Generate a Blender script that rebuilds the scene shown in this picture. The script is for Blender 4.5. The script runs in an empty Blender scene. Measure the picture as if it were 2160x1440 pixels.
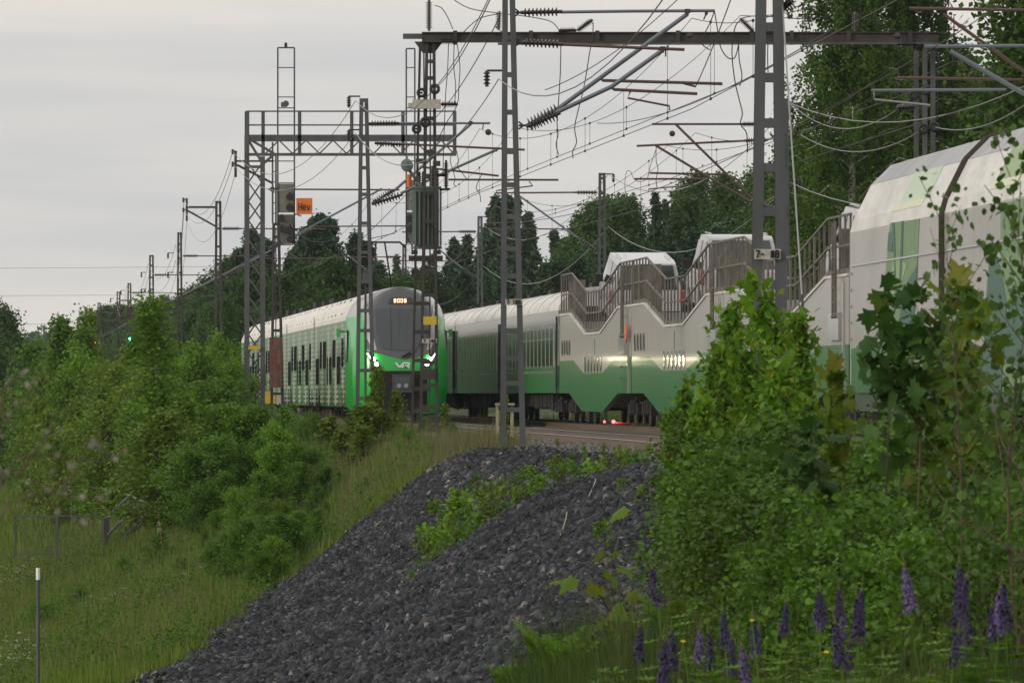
import bpy, math, random
import numpy as np
from mathutils import Vector, Matrix
from mathutils.geometry import tessellate_polygon
R = math.radians
scene = bpy.context.scene
# ------------------------------------------------------------------ camera
F = 15800.0            # focal length in photo pixels (2160 wide)
HZ = 829.0             # row of the horizon
RAIL = -0.9            # rail top below the camera (camera sits at z = 0)
cam_d = bpy.data.cameras.new('camera')
cam = bpy.data.objects.new('camera', cam_d)
scene.collection.objects.link(cam)
scene.camera = cam
cam.location = (0, 0, 0)
cam.rotation_euler = (R(90), 0, 0)
cam_d.sensor_width = 36
cam_d.lens = F / 2160 * 36
cam_d.shift_y = (HZ - 720) / 2160
cam_d.clip_start = 1
cam_d.clip_end = 20000
cam_d.dof.use_dof = True
cam_d.dof.focus_distance = 170
cam_d.dof.aperture_fstop = 24
# ------------------------------------------------------------------ world: evening sky under thin high cloud
SUN_EL, SUN_ROT = 14.0, -118.0
w = bpy.data.worlds.new('World'); scene.world = w; w.use_nodes = True
nt = w.node_tree; nt.nodes.clear()
N = nt.nodes.new; Lk = nt.links.new
out = N('ShaderNodeOutputWorld'); bg = N('ShaderNodeBackground')
sky = N('ShaderNodeTexSky'); sky.sky_type = 'NISHITA'; sky.sun_disc = False
sky.sun_elevation = R(SUN_EL); sky.sun_rotation = R(SUN_ROT)
sky.air_density = 1.2; sky.dust_density = 3.0
tc = N('ShaderNodeTexCoord')
mp = N('ShaderNodeMapping'); mp.inputs['Scale'].default_value = (5, 5, 62)
ns = N('ShaderNodeTexNoise'); ns.inputs['Scale'].default_value = 1.0; ns.inputs['Detail'].default_value = 5; ns.inputs['Roughness'].default_value = .55
cr = N('ShaderNodeValToRGB')
cr.color_ramp.elements[0].position = .39; cr.color_ramp.elements[0].color = (5.3, 5.3, 5.35, 1)
cr.color_ramp.elements[1].position = .62; cr.color_ramp.elements[1].color = (6.8, 6.35, 6.0, 1)
e = cr.color_ramp.elements.new(.5); e.color = (5.95, 5.82, 5.62, 1)
sep = N('ShaderNodeSeparateXYZ')
mr = N('ShaderNodeMapRange'); mr.inputs['From Min'].default_value = 0.0; mr.inputs['From Max'].default_value = .75
mr.inputs['To Min'].default_value = .97; mr.inputs['To Max'].default_value = 1.25
mul = N('ShaderNodeMixRGB'); mul.blend_type = 'MULTIPLY'; mul.inputs[0].default_value = 1
mx = N('ShaderNodeMixRGB'); mx.inputs[0].default_value = .93
Lk(tc.outputs['Generated'], mp.inputs['Vector']); Lk(mp.outputs[0], ns.inputs['Vector']); Lk(ns.outputs['Fac'], cr.inputs[0])
Lk(tc.outputs['Generated'], sep.inputs[0]); Lk(sep.outputs['Z'], mr.inputs['Value'])
Lk(cr.outputs[0], mul.inputs[1]); Lk(mr.outputs[0], mul.inputs[2])
Lk(sky.outputs[0], mx.inputs[1]); Lk(mul.outputs[0], mx.inputs[2])
Lk(mx.outputs[0], bg.inputs['Color']); bg.inputs['Strength'].default_value = .127
Lk(bg.outputs[0], out.inputs['Surface'])
# ------------------------------------------------------------------ sun: veiled, low, from behind left
sl = bpy.data.lights.new('sun', 'SUN'); sl.energy = 1.45; sl.angle = R(14); sl.color = (1, .9, .76)
so = bpy.data.objects.new('sun', sl); scene.collection.objects.link(so)
az = R(SUN_ROT)
sd = Vector((math.sin(az) * math.cos(R(SUN_EL)), math.cos(az) * math.cos(R(SUN_EL)), math.sin(R(SUN_EL))))
so.rotation_euler = sd.to_track_quat('Z', 'Y').to_euler()
scene.view_settings.view_transform = 'Standard'; scene.view_settings.look = 'None'
scene.view_settings.gamma = 1; scene.view_settings.use_curve_mapping = False
scene.view_settings.exposure = 0.0
scene.cycles.max_bounces = 6; scene.cycles.transparent_max_bounces = 8
# ------------------------------------------------------------------ helpers
C = scene.collection
rng = np.random.default_rng(7)
def P(px, py, D): return Vector(((px - 1080) * D / F, D, (HZ - py) * D / F))
def mat(name, col, rough=.6, metal=0.0, var=.0, vscale=3.0, bump=.0, bscale=40.0, stretch=(1, 1, 1), spec=.5, coat=0.0, dirt=None, dirt_amt=.5, dirt_scale=(1, 1, 1), ribs=None):
    m = bpy.data.materials.new(name); m.use_nodes = True
    t = m.node_tree; b = t.nodes['Principled BSDF']
    b.inputs['Base Color'].default_value = (*col, 1); b.inputs['Roughness'].default_value = rough
    b.inputs['Metallic'].default_value = metal; b.inputs['Specular IOR Level'].default_value = spec
    b.inputs['Coat Weight'].default_value = coat; b.inputs['Coat Roughness'].default_value = .08
    n = t.nodes.new; l = t.links.new
    co = n('ShaderNodeTexCoord'); mpp = n('ShaderNodeMapping'); mpp.inputs['Scale'].default_value = stretch
    l(co.outputs['Object'], mpp.inputs['Vector'])
    if var:
        no = n('ShaderNodeTexNoise'); no.inputs['Scale'].default_value = vscale; no.inputs['Detail'].default_value = 6
        l(mpp.outputs[0], no.inputs['Vector'])
        rp = n('ShaderNodeValToRGB'); rp.color_ramp.elements[0].position = .3; rp.color_ramp.elements[1].position = .7
        rp.color_ramp.elements[0].color = (*[max(0, c * (1 - var)) for c in col], 1)
        rp.color_ramp.elements[1].color = (*[min(1, c * (1 + var)) for c in col], 1)
        l(no.outputs['Fac'], rp.inputs[0]); last = rp.outputs[0]
        if dirt:
            m2 = n('ShaderNodeMapping'); m2.inputs['Scale'].default_value = dirt_scale; l(co.outputs['Object'], m2.inputs['Vector'])
            n2 = n('ShaderNodeTexNoise'); n2.inputs['Scale'].default_value = 1; n2.inputs['Detail'].default_value = 7; n2.inputs['Roughness'].default_value = .65
            l(m2.outputs[0], n2.inputs['Vector'])
            r2 = n('ShaderNodeValToRGB'); r2.color_ramp.elements[0].position = .42; r2.color_ramp.elements[1].position = .7
            r2.color_ramp.elements[0].color = (0, 0, 0, 1); r2.color_ramp.elements[1].color = (dirt_amt,) * 3 + (1,)
            l(n2.outputs['Fac'], r2.inputs[0])
            mm = n('ShaderNodeMixRGB'); l(r2.outputs[0], mm.inputs[0]); l(last, mm.inputs[1]); mm.inputs[2].default_value = (*dirt, 1); last = mm.outputs[0]
        l(last, b.inputs['Base Color'])
    if bump or ribs:
        bu = n('ShaderNodeBump'); bu.inputs['Strength'].default_value = bump or .6; bu.inputs['Distance'].default_value = .02
        if ribs:
            wv = n('ShaderNodeTexWave'); wv.wave_type = 'BANDS'; wv.bands_direction = 'Y'; wv.inputs['Scale'].default_value = ribs; wv.inputs['Distortion'].default_value = .3; wv.inputs['Detail'].default_value = 1
            l(co.outputs['Object'], wv.inputs['Vector']); l(wv.outputs['Fac'], bu.inputs['Height'])
        else:
            nb = n('ShaderNodeTexNoise'); nb.inputs['Scale'].default_value = bscale; nb.inputs['Detail'].default_value = 5
            l(mpp.outputs[0], nb.inputs['Vector']); l(nb.outputs['Fac'], bu.inputs['Height'])
        l(bu.outputs[0], b.inputs['Normal'])
    return m
def emis(name, col, s):
    m = bpy.data.materials.new(name); m.use_nodes = True; b = m.node_tree.nodes['Principled BSDF']
    b.inputs['Base Color'].default_value = (*col, 1); b.inputs['Emission Color'].default_value = (*col, 1); b.inputs['Emission Strength'].default_value = s
    return m
def leafmat(name, cols, rough=.5, trans=.28, big=.25):
    """cols: list of colours picked per leaf (Random Per Island), varied by a slow noise."""
    m = bpy.data.materials.new(name); m.use_nodes = True; t = m.node_tree; b = t.nodes['Principled BSDF']
    n = t.nodes.new; l = t.links.new
    g = n('ShaderNodeNewGeometry'); rp = n('ShaderNodeValToRGB'); el = rp.color_ramp.elements
    for i, c in enumerate(cols):
        p = i / max(1, len(cols) - 1)
        if i < 2: ee = el[i]; ee.position = p
        else: ee = el.new(p)
        ee.color = (*c, 1)
    # keep positions ordered
    for i, c in enumerate(cols):
        pass
    l(g.outputs['Random Per Island'], rp.inputs[0])
    oi = n('ShaderNodeObjectInfo'); co = n('ShaderNodeTexCoord')
    no = n('ShaderNodeTexNoise'); no.inputs['Scale'].default_value = .9; no.inputs['Detail'].default_value = 3
    l(co.outputs['Object'], no.inputs['Vector'])
    a = n('ShaderNodeMath'); a.operation = 'ADD'; l(no.outputs['Fac'], a.inputs[0]); l(oi.outputs['Random'], a.inputs[1])
    mr = n('ShaderNodeMapRange'); mr.inputs['From Min'].default_value = .3; mr.inputs['From Max'].default_value = 1.7
    mr.inputs['To Min'].default_value = 1 - big; mr.inputs['To Max'].default_value = 1 + big; l(a.outputs[0], mr.inputs[0])
    mu = n('ShaderNodeMixRGB'); mu.blend_type = 'MULTIPLY'; mu.inputs[0].default_value = 1; l(rp.outputs[0], mu.inputs[1]); l(mr.outputs[0], mu.inputs[2])
    l(mu.outputs[0], b.inputs['Base Color']); b.inputs['Roughness'].default_value = rough; b.inputs['Specular IOR Level'].default_value = .2
    tr = n('ShaderNodeBsdfTranslucent'); l(mu.outputs[0], tr.inputs['Color'])
    ms = n('ShaderNodeMixShader'); ms.inputs[0].default_value = trans; l(b.outputs[0], ms.inputs[1]); l(tr.outputs[0], ms.inputs[2])
    l(ms.outputs[0], t.nodes['Material Output'].inputs['Surface'])
    return m
def tag(o, label=None, cat=None, group=None, kind=None):
    if label: o['label'] = label
    if cat: o['category'] = cat
    if group: o['group'] = group
    if kind: o['kind'] = kind
    return o
def thing(name, label, cat, loc=(0, 0, 0), group=None):
    o = bpy.data.objects.new(name, None); C.objects.link(o); o.location = loc; o.empty_display_size = .2
    return tag(o, label, cat, group)
def link(name, me, parent=None, loc=None):
    o = bpy.data.objects.new(name, me); C.objects.link(o)
    if parent is not None: o.parent = parent
    if loc is not None: o.location = loc
    return o
def npmesh(name, V, T, m, mi=None):
    """V (n,3) T (k,s) all the same size s"""
    V = np.asarray(V, np.float32); T = np.asarray(T, np.int32)
    me = bpy.data.meshes.new(name); k, s = T.shape
    me.vertices.add(len(V)); me.vertices.foreach_set('co', V.ravel())
    me.loops.add(k * s); me.loops.foreach_set('vertex_index', T.ravel())
    me.polygons.add(k); me.polygons.foreach_set('loop_start', np.arange(0, k * s, s, dtype=np.int32))
    for x in (m if isinstance(m, (list, tuple)) else [m]): me.materials.append(x)
    if mi is not None: me.polygons.foreach_set('material_index', np.asarray(mi, np.int32))
    me.update(calc_edges=True)
    return me
def norm(a): return a / np.maximum(1e-9, np.linalg.norm(a, axis=-1, keepdims=True))
def scatter(tv, tf, pos, rot, sc):
    tv = np.asarray(tv, float); tf = np.asarray(tf); n = len(pos); k = len(tv)
    sc = np.asarray(sc, float)
    if sc.ndim == 1: sc = sc[:, None]
    v = tv[None] * sc[:, None, :]
    v = np.einsum('nij,nkj->nki', rot, v) + pos[:, None, :]
    f = tf[None] + (np.arange(n) * k)[:, None, None]
    return v.reshape(-1, 3), f.reshape(-1, tf.shape[1])
def frames(nrm, tan):
    """rotation matrices whose z column is nrm and y column is near tan"""
    z = norm(nrm); x = norm(np.cross(tan, z)); y = np.cross(z, x)
    return np.stack([x, y, z], axis=-1)
class MB:
    def __init__(s): s.v = []; s.f = []
    def add(s, vs, fs):
        b = len(s.v); s.v += [Vector(x) for x in vs]; s.f += [[b + i for i in f] for f in fs]
    def box(s, c, h, ax=None):
        c = Vector(c); ax = ax or (Vector((1, 0, 0)), Vector((0, 1, 0)), Vector((0, 0, 1)))
        vs = [c + ax[0] * (h[0] * i) + ax[1] * (h[1] * j) + ax[2] * (h[2] * k) for k in (-1, 1) for j in (-1, 1) for i in (-1, 1)]
        s.add(vs, [(0, 2, 3, 1), (4, 5, 7, 6), (0, 1, 5, 4), (2, 6, 7, 3), (0, 4, 6, 2), (1, 3, 7, 5)])
    def bar(s, p, q, a, b=None, up=(0, 0, 1)):
        p = Vector(p); q = Vector(q); d = (q - p); L = d.length
        if L < 1e-6: return
        d.normalize(); u = Vector(up)
        if abs(d.dot(u)) > .95: u = Vector((0, 1, 0))
        x = d.cross(u).normalized(); y = x.cross(d).normalized(); b = b if b is not None else a
        s.box((p + q) / 2, (a / 2, L / 2, b / 2), (x, d, y))
    def path(s, pts, r, n=6, cap=True):
        pts = [Vector(p) for p in pts]; m = len(pts)
        rr = r if isinstance(r, (list, tuple)) else [r] * m
        vs = []; fs = []; up = None
        for i, p in enumerate(pts):
            d = (pts[min(i + 1, m - 1)] - pts[max(i - 1, 0)]).normalized()
            if up is None:
                up = Vector((0, 0, 1)) if abs(d.z) < .9 else Vector((0, 1, 0))
            x = d.cross(up)
            if x.length < 1e-4: x = d.cross(Vector((1, 0, .3)))
            x.normalize(); y = x.cross(d).normalized(); up = y
            for k in range(n):
                a = 2 * math.pi * k / n; vs.append(p + (x * math.cos(a) + y * math.sin(a)) * rr[i])
        for i in range(m - 1):
            for k in range(n):
                k2 = (k + 1) % n; fs.append((i * n + k, i * n + k2, (i + 1) * n + k2, (i + 1) * n + k))
        if cap: fs.append(tuple(range(n))[::-1]); fs.append(tuple((m - 1) * n + k for k in range(n)))
        s.add(vs, fs)
    def lathe(s, p, q, prof, n=10):
        """prof: (t 0..1, radius)"""
        p = Vector(p); q = Vector(q); s.path([p.lerp(q, t) for t, _ in prof], [r for _, r in prof], n)
    def prism(s, poly, ext):
        """poly: list of 3D points (planar), ext: extrusion vector"""
        poly = [Vector(p) for p in poly]; e = Vector(ext); n = len(poly)
        tri = tessellate_polygon([poly]); b = [p + e for p in poly]
        fs = [tuple(t) for t in tri] + [tuple(n + i for i in t)[::-1] for t in tri] + [(i, (i + 1) % n, n + (i + 1) % n, n + i) for i in range(n)]
        s.add(poly + b, fs)
    def build(s, name, m, parent=None, origin=None, smooth=None):
        o0 = Vector(origin) if origin is not None else (parent_origin(parent) if parent is not None else Vector((0, 0, 0)))
        me = bpy.data.meshes.new(name); me.from_pydata([tuple(v - o0) for v in s.v], [], s.f)
        me.materials.append(m); me.update()
        import bmesh
        bm = bmesh.new(); bm.from_mesh(me); bmesh.ops.recalc_face_normals(bm, faces=bm.faces); bm.to_mesh(me); bm.free()
        if smooth: me.shade_smooth(); me.set_sharp_from_angle(angle=R(smooth))
        return link(name, me, parent, o0 if parent is None else None)
def parent_origin(p):
    v = Vector((0, 0, 0))
    while p is not None: v = v + p.location; p = p.parent
    return v
def insulator(mb, p, q, r=.085, n=9, core=.035):
    p = Vector(p); q = Vector(q)
    prof = [(0, core)]
    for i in range(n):
        t = .08 + .84 * i / n; dt = .84 / n
        prof += [(t, core), (t + dt * .3, r), (t + dt * .55, r * .9), (t + dt * .6, core)]
    prof.append((1, core)); mb.lathe(p, q, prof, 9)
def catenary(p, q, sag, n=16):
    p = Vector(p); q = Vector(q)
    return [p.lerp(q, i / n) - Vector((0, 0, sag * 4 * (i / n) * (1 - i / n))) for i in range(n + 1)]
# ------------------------------------------------------------------ track alignment: left body side of the right-hand train
TD = [0, 40, 60, 82, 104, 131, 147, 173, 199, 224, 250, 277, 303, 330]
TX = [13.6, 12.2, 11.3, 10.2, 9.02, 7.55, 6.62, 4.89, 3.17, 1.42, -.36, -2.1, -3.85, -5.65]
def S(D):
    D = np.asarray(D, float)
    y = np.interp(D, TD, TX)
    return np.where(D > 330, -5.65 - .0695 * (D - 330), np.where(D < 0, 13.6 - .035 * D, y))
def CR(D): return S(D) + 1.6
def CL(D): return S(D) - 3.8
# ------------------------------------------------------------------ terrain
KD = [0, 30, 45, 60, 70, 80, 90, 96, 103, 110, 120, 130, 138, 145, 152, 165, 180, 200, 240, 280, 340, 400]
KE = [1.0, .8, .6, .6, .8, 1.1, 1.0, .9, .55, .15, -.2, -.6, -1.0, -1.15, -1.3, -1.75, -2.85, -4.25, -7.1, -9.75, -14.0, -18.2]
KT = [-1.7, -1.75, -1.9, -1.93, -1.75, -1.48, -1.12, -.97, -1.4, -1.85, -1.62, -1.27, -1.17, -1.16, -1.15, -1.15, -1.16, -1.18, -1.2, -1.2, -1.2, -1.2]
KM = [.3, .35, .4, .5, .52, .55, .6, .64, .68, .72, .78, .79, .79, .76, .68, .55, .48, .46, .5, .6, .6, .6]
def Xe(D): return np.where(D > 400, CL(D) - 3.55, np.interp(D, KD, KE))
def ground(X, D, rough=True):
    X = np.asarray(X, float); D = np.asarray(D, float)
    xe = Xe(D); zt = np.interp(D, KD, KT); m = np.interp(D, KD, KM)
    cl = CL(D)
    t = np.clip((X - (cl - 3.4)) / 1.6, 0, 1); t = t * t * (3 - 2 * t)
    top = zt * (1 - t) + (-1.1) * t
    d = xe - X
    k = .35
    dd = np.log1p(np.exp(np.clip(d / k, -40, 40))) * k            # soft ramp
    z = top - m * dd
    toe = np.maximum(-7.0, -3.95 - .27 * np.clip((xe - 4.9) - X, 0, 60)) * np.clip((420 - D) / 150, 0, 1) + -4.8 * (1 - np.clip((420 - D) / 150, 0, 1))
    kk = .5
    z = toe + np.log1p(np.exp(np.clip((z - toe) / kk, -40, 40))) * kk
    # right-hand side behind the right track: cutting rises gently
    r = np.clip(X - (CR(D) + 3.5), 0, 200); z = z + np.clip(r * .12, 0, 3.0)
    # far left hillside
    fl = np.clip(-(X - (cl - 18)) - 0, 0, 300); z = z + np.clip(fl * .10, 0, 6) * np.clip((D - 260) / 200, 0, 1) * np.clip((1000 - D) / 350, 0, 1)
    # distant rise
    z = z + np.clip((D - 700) / 1500, 0, 1) * 9
    if rough:
        z = z + .05 * np.sin(X * 2.1 + D * .7) * np.sin(D * .9 - X * 1.3) * np.clip((cl - 2.6 - X), 0, 1)
    return z
def gz(x, y): return float(ground(x, y))
Ds = np.concatenate([np.arange(-20, 40, 4), np.arange(40, 110, 1.0), np.arange(110, 260, 1.5), np.arange(260, 500, 6), np.arange(500, 1000, 30), np.geomspace(1000, 2600, 10)])
off = np.concatenate([-np.geomspace(600, 13, 22), np.arange(-12, 12, .3), np.geomspace(12.2, 600, 24)])
DD, OO = np.meshgrid(Ds, off, indexing='ij'); XX = Xe(DD) + OO
ZZ = ground(XX, DD)
nD, nO = DD.shape
V = np.stack([XX, DD, ZZ], -1).reshape(-1, 3)
idx = np.arange(nD * nO).reshape(nD, nO)
T = np.stack([idx[:-1, :-1], idx[:-1, 1:], idx[1:, 1:], idx[1:, :-1]], -1).reshape(-1, 4)
cx = XX[:-1, :-1].ravel(); cd = DD[:-1, :-1].ravel(); cl_ = CL(cd)
def gravel_left(D): return np.interp(D, [40, 60, 85, 120, 135, 146, 149], [-3.4, -3.6, -4.2, -5.1, -4.7, -1.7, 0.5])
grav = (cd > 42) & (cd < 148) & (cx > gravel_left(cd)) & (cx < cl_ - 2.0)
ball = (cx > cl_ - 2.3) & (cx < CR(cd) + 2.6)
mi = np.where(ball, 2, np.where(grav, 1, 0))
m_soil = mat('meadow_soil', (.05, .075, .02), .95, var=.5, vscale=.7, bump=.6, bscale=6)
m_grav = mat('dark_gravel_bed', (.02, .02, .022), .9, var=.5, vscale=9, bump=1, bscale=22)
m_ball = mat('track_ballast', (.062, .056, .052), .9, var=.45, vscale=9, bump=1, bscale=18)
me = npmesh('ground', V, T, [m_soil, m_grav, m_ball], mi); me.shade_smooth()
tag(link('ground', me), kind='structure')
# ------------------------------------------------------------------ gravel heaps: loose stones (nobody could count them)
def stone_template(seed):
    r = np.random.default_rng(seed)
    v = np.array([(-1, -1, -.7), (1, -1, -.7), (1, 1, -.7), (-1, 1, -.7), (-.8, -.8, .7), (.8, -.8, .7), (.8, .8, .7), (-.8, .8, .7)], float)
    v = v * (1 + r.uniform(-.38, .3, v.shape)) * np.array([.62, .5, .42])
    f = np.array([(0, 2, 1), (0, 3, 2), (4, 5, 6), (4, 6, 7), (0, 1, 5), (0, 5, 4), (1, 2, 6), (1, 6, 5), (2, 3, 7), (2, 7, 6), (3, 0, 4), (3, 4, 7)])
    return v, f
def rand_rots(n, r):
    q = norm(r.normal(size=(n, 4))); a, b, c, d = q.T
    return np.stack([np.stack([1 - 2 * (c * c + d * d), 2 * (b * c - a * d), 2 * (b * d + a * c)], -1),
                     np.stack([2 * (b * c + a * d), 1 - 2 * (b * b + d * d), 2 * (c * d - a * b)], -1),
                     np.stack([2 * (b * d - a * c), 2 * (c * d + a * b), 1 - 2 * (b * b + c * c)], -1)], 1)
def stonemat():
    m = bpy.data.materials.new('crushed_rock'); m.use_nodes = True; t = m.node_tree; b = t.nodes['Principled BSDF']
    g = t.nodes.new('ShaderNodeNewGeometry'); rp = t.nodes.new('ShaderNodeValToRGB'); el = rp.color_ramp.elements
    el[0].position = 0; el[0].color = (.012, .0138, .017, 1); el[1].position = .55; el[1].color = (.029, .032, .038, 1)
    for p, c in ((.82, (.05, .055, .065)), (.94, (.085, .09, .10)), (.98, (.13, .105, .09)), (.992, (.2, .19, .18))):
        x = el.new(p); x.color = (*c, 1)
    t.links.new(g.outputs['Random Per Island'], rp.inputs[0])
    no = t.nodes.new('ShaderNodeTexNoise'); no.inputs['Scale'].default_value = 30; co = t.nodes.new('ShaderNodeTexCoord')
    t.links.new(co.outputs['Object'], no.inputs['Vector'])
    mr = t.nodes.new('ShaderNodeMapRange'); mr.inputs['To Min'].default_value = .7; mr.inputs['To Max'].default_value = 1.3
    t.links.new(no.outputs['Fac'], mr.inputs[0])
    mu = t.nodes.new('ShaderNodeMixRGB'); mu.blend_type = 'MULTIPLY'; mu.inputs[0].default_value = 1
    t.links.new(rp.outputs[0], mu.inputs[1]); t.links.new(mr.outputs[0], mu.inputs[2])
    n2 = t.nodes.new('ShaderNodeTexNoise'); n2.inputs['Scale'].default_value = .55; n2.inputs['Detail'].default_value = 6; t.links.new(co.outputs['Object'], n2.inputs['Vector'])
    r2 = t.nodes.new('ShaderNodeValToRGB'); r2.color_ramp.elements[0].position = .36; r2.color_ramp.elements[0].color = (.7, .7, .7, 1); r2.color_ramp.elements[1].position = .68; r2.color_ramp.elements[1].color = (1.3, 1.3, 1.3, 1); t.links.new(n2.outputs['Fac'], r2.inputs[0])
    m3 = t.nodes.new('ShaderNodeMixRGB'); m3.blend_type = 'MULTIPLY'; m3.inputs[0].default_value = 1; t.links.new(mu.outputs[0], m3.inputs[1]); t.links.new(r2.outputs[0], m3.inputs[2]); mu = m3
    t.links.new(mu.outputs[0], b.inputs['Base Color']); b.inputs['Roughness'].default_value = .85; b.inputs['Specular IOR Level'].default_value = .3
    return m
m_stone = stonemat()
def stones(name, n, d0, d1, keep, size, r, m=m_stone):
    D = d0 + (d1 - d0) * r.random(n); X = r.uniform(-8, 8, n) + Xe(D) - .5
    k = keep(X, D); X = X[k]; D = D[k]
    px = 1080 + X * F / D; Z = ground(X, D); py = HZ - Z * F / D
    k = (px > -150) & (px < 2300) & (py < 1520); X, D, Z = X[k], D[k], Z[k]; n = len(X)
    s = size * np.exp(np.clip(r.normal(0, .3, n), -1, .6))
    Vs = []; Fs = []; base = 0
    for q in range(6):
        i = np.arange(n) % 6 == q; tv, tf = stone_template(q)
        tilt = rand_rots(i.sum(), r)
        pos = np.stack([X[i], D[i], Z[i] + s[i] * .18 + r.uniform(0, .3, i.sum()) * s[i]], -1)
        v, f = scatter(tv, tf, pos, tilt, s[i]); Vs.append(v); Fs.append(f + base); base += len(v)
    o = link(name, npmesh(name, np.concatenate(Vs), np.concatenate(Fs), m)); tag(o, kind='stuff'); return o
r_ = np.random.default_rng(11)
gk = lambda X, D: (X > gravel_left(D) + r_.normal(0, .3, len(D)) + .25 * np.sin(D * .8)) & (X < CL(D) - 2.4 + r_.normal(0, .2, len(D)))
o = stones('gravel_stones', 210000, 50, 100, gk, .052, r_); tag(o, 'coarse dark crushed rock heaped on the embankment slope', 'gravel')
o = stones('gravel_rubble', 170000, 100, 148, gk, .058, r_); tag(o, 'dark crushed rock of the farther heap below the track', 'gravel')
m_bst = mat('ballast_stone', (.13, .125, .12), .85, var=.4, vscale=12)
bk = lambda X, D: (X > CL(D) - 2.9) & (X < CL(D) + 2.3)
o = stones('ballast_gravel', 70000, 135, 250, bk, .055, r_, m_bst); tag(o, 'grey ballast stones packed around the near rails', 'gravel')
# ------------------------------------------------------------------ track
m_rail = mat('rusty_rail', (.16, .10, .07), .55, .3, var=.3, vscale=8)
m_railtop = mat('polished_rail_head', (.5, .48, .46), .25, 1.0)
m_sleeper = mat('concrete_sleeper', (.2, .185, .165), .9, var=.25, vscale=6, bump=.4)
def rail_track(cf, label, d0, d1):
    t = thing('railway_track', label, 'railway track', (float(cf(190)), 190, RAIL))
    ds = np.arange(d0, d1, 3.0)
    for sgn in (-1, 1):
        a = MB(); b = MB()
        pts = [Vector((float(cf(d)) + sgn * .762 * 1.0, d, RAIL - .09)) for d in ds]
        for p, q in zip(pts[:-1], pts[1:]):
            a.bar(p, q + (q - p) * .005, .05, .13); a.bar(p - Vector((0, 0, .07)), q - Vector((0, 0, .07)), .14, .03)
            b.bar(p + Vector((0, 0, .076)), q + Vector((0, 0, .076)), .07, .026)
        rr = a.build('rail', m_rail, t); b.build('rail_head', m_railtop, rr)
    sm = MB()
    for d in np.arange(d0, min(d1, 300), .62):
        c = Vector((float(cf(d)), d, RAIL - .24)); sm.box(c, (1.3, .13, .07))
    s_ = sm.build('sleeper_bed', m_sleeper, t); s_['kind'] = 'stuff'
rail_track(CL, 'near railway track running under the green commuter train', 60, 700)
rail_track(CR, 'far railway track carrying the grey and green wagons', 60, 480)
# ------------------------------------------------------------------ rolling stock
m_coachroof = mat('pale_grey_roof_paint', (.66, .65, .62), .38, var=.08, vscale=2, dirt=(.3, .28, .25), dirt_amt=.45, dirt_scale=(6, .5, 1.2))
m_white = mat('off_white_paint', (.42, .41, .39), .28, var=.05, vscale=1.5, dirt=(.30, .27, .23), dirt_amt=.5, dirt_scale=(3, 5, .5), coat=.25, ribs=9)
m_greenp = mat('green_paint', (.018, .165, .04), .3, spec=.3, var=.12, vscale=1.5, dirt=(.12, .17, .09), dirt_amt=.4, dirt_scale=(3, 5, .5), coat=.2, ribs=9)
m_coachgrey = mat('slate_grey_paint', (.16, .19, .20), .18, var=.12, vscale=2, dirt=(.2, .19, .17), dirt_amt=.4, dirt_scale=(3, 5, .5), coat=.7)
m_coachpale = mat('pale_grey_side_paint', (.34, .345, .34), .2, var=.08, vscale=2, dirt=(.26, .25, .22), dirt_amt=.5, dirt_scale=(3, 5, .6), coat=.6)
m_under = mat('underframe_black', (.012, .011, .011), .85, var=.4, vscale=5)
m_steel = mat('wheel_steel', (.06, .05, .045), .6, .4, var=.3)
m_glass = mat('dark_window_glass', (.015, .018, .02), .06, spec=.8, coat=.5)
m_rubber = mat('black_rubber', (.015, .015, .015), .7)
m_railing = mat('weathered_brown_steel', (.14, .125, .105), .6, .2, var=.3, vscale=5)
m_deck = mat('deck_plate', (.16, .15, .14), .7, .3, var=.3, vscale=4)
m_carwhite = mat('white_car_paint', (.5, .5, .51), .2, coat=.8)
m_cgreen = mat('bright_green_train_paint', (.012, .40, .05), .3, var=.05, vscale=1, coat=.35)
m_sgreen = mat('leaf_green_train_paint', (.07, .21, .06), .32, var=.1, vscale=1, dirt=(.16, .2, .12), dirt_amt=.35, dirt_scale=(3, 5, .5), coat=.2)
m_pattern = mat('pale_grey_pattern_paint', (.36, .39, .34), .4, var=.06)
m_sroof = mat('cream_roof_paint', (.74, .72, .66), .4, var=.07, vscale=1.5, dirt=(.4, .37, .3), dirt_amt=.4, dirt_scale=(5, .8, 1))
m_dome = mat('dark_grey_composite', (.055, .055, .062), .22, coat=.6)
m_silver = mat('silver_grey_paint', (.36, .36, .37), .25, .3, coat=.4)
m_black = mat('gloss_black', (.012, .012, .014), .25, coat=.3)
m_screen = mat('tinted_windscreen', (.03, .038, .045), .06, spec=.6, coat=.4)
m_red = mat('red_lens', (.5, .02, .02), .2)
m_yellow = mat('yellow_sign_paint', (.55, .38, .03), .5, var=.12, vscale=8)
m_orange = mat('orange_board_paint', (.62, .16, .02), .5, var=.1, vscale=5)
m_lgreen = mat('light_green_film', (.24, .36, .15), .4, var=.12, vscale=2)
m_mgreen = mat('mid_green_film', (.13, .24, .085), .4, var=.2, vscale=2)
m_dgreen = mat('deep_green_film', (.02, .10, .06), .4, var=.08)
m_mint = mat('pale_mint_film', (.45, .56, .42), .4, var=.05)
m_lemon = mat('pale_lemon_film', (.6, .62, .42), .4, var=.05)
m_roofgrey = mat('weathered_grey_roof_panel', (.26, .27, .29), .4, var=.2, vscale=1.2, dirt=(.5, .5, .5), dirt_amt=.7, dirt_scale=(.5, 3.5, .5))
def ushape(pts): return pts
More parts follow.
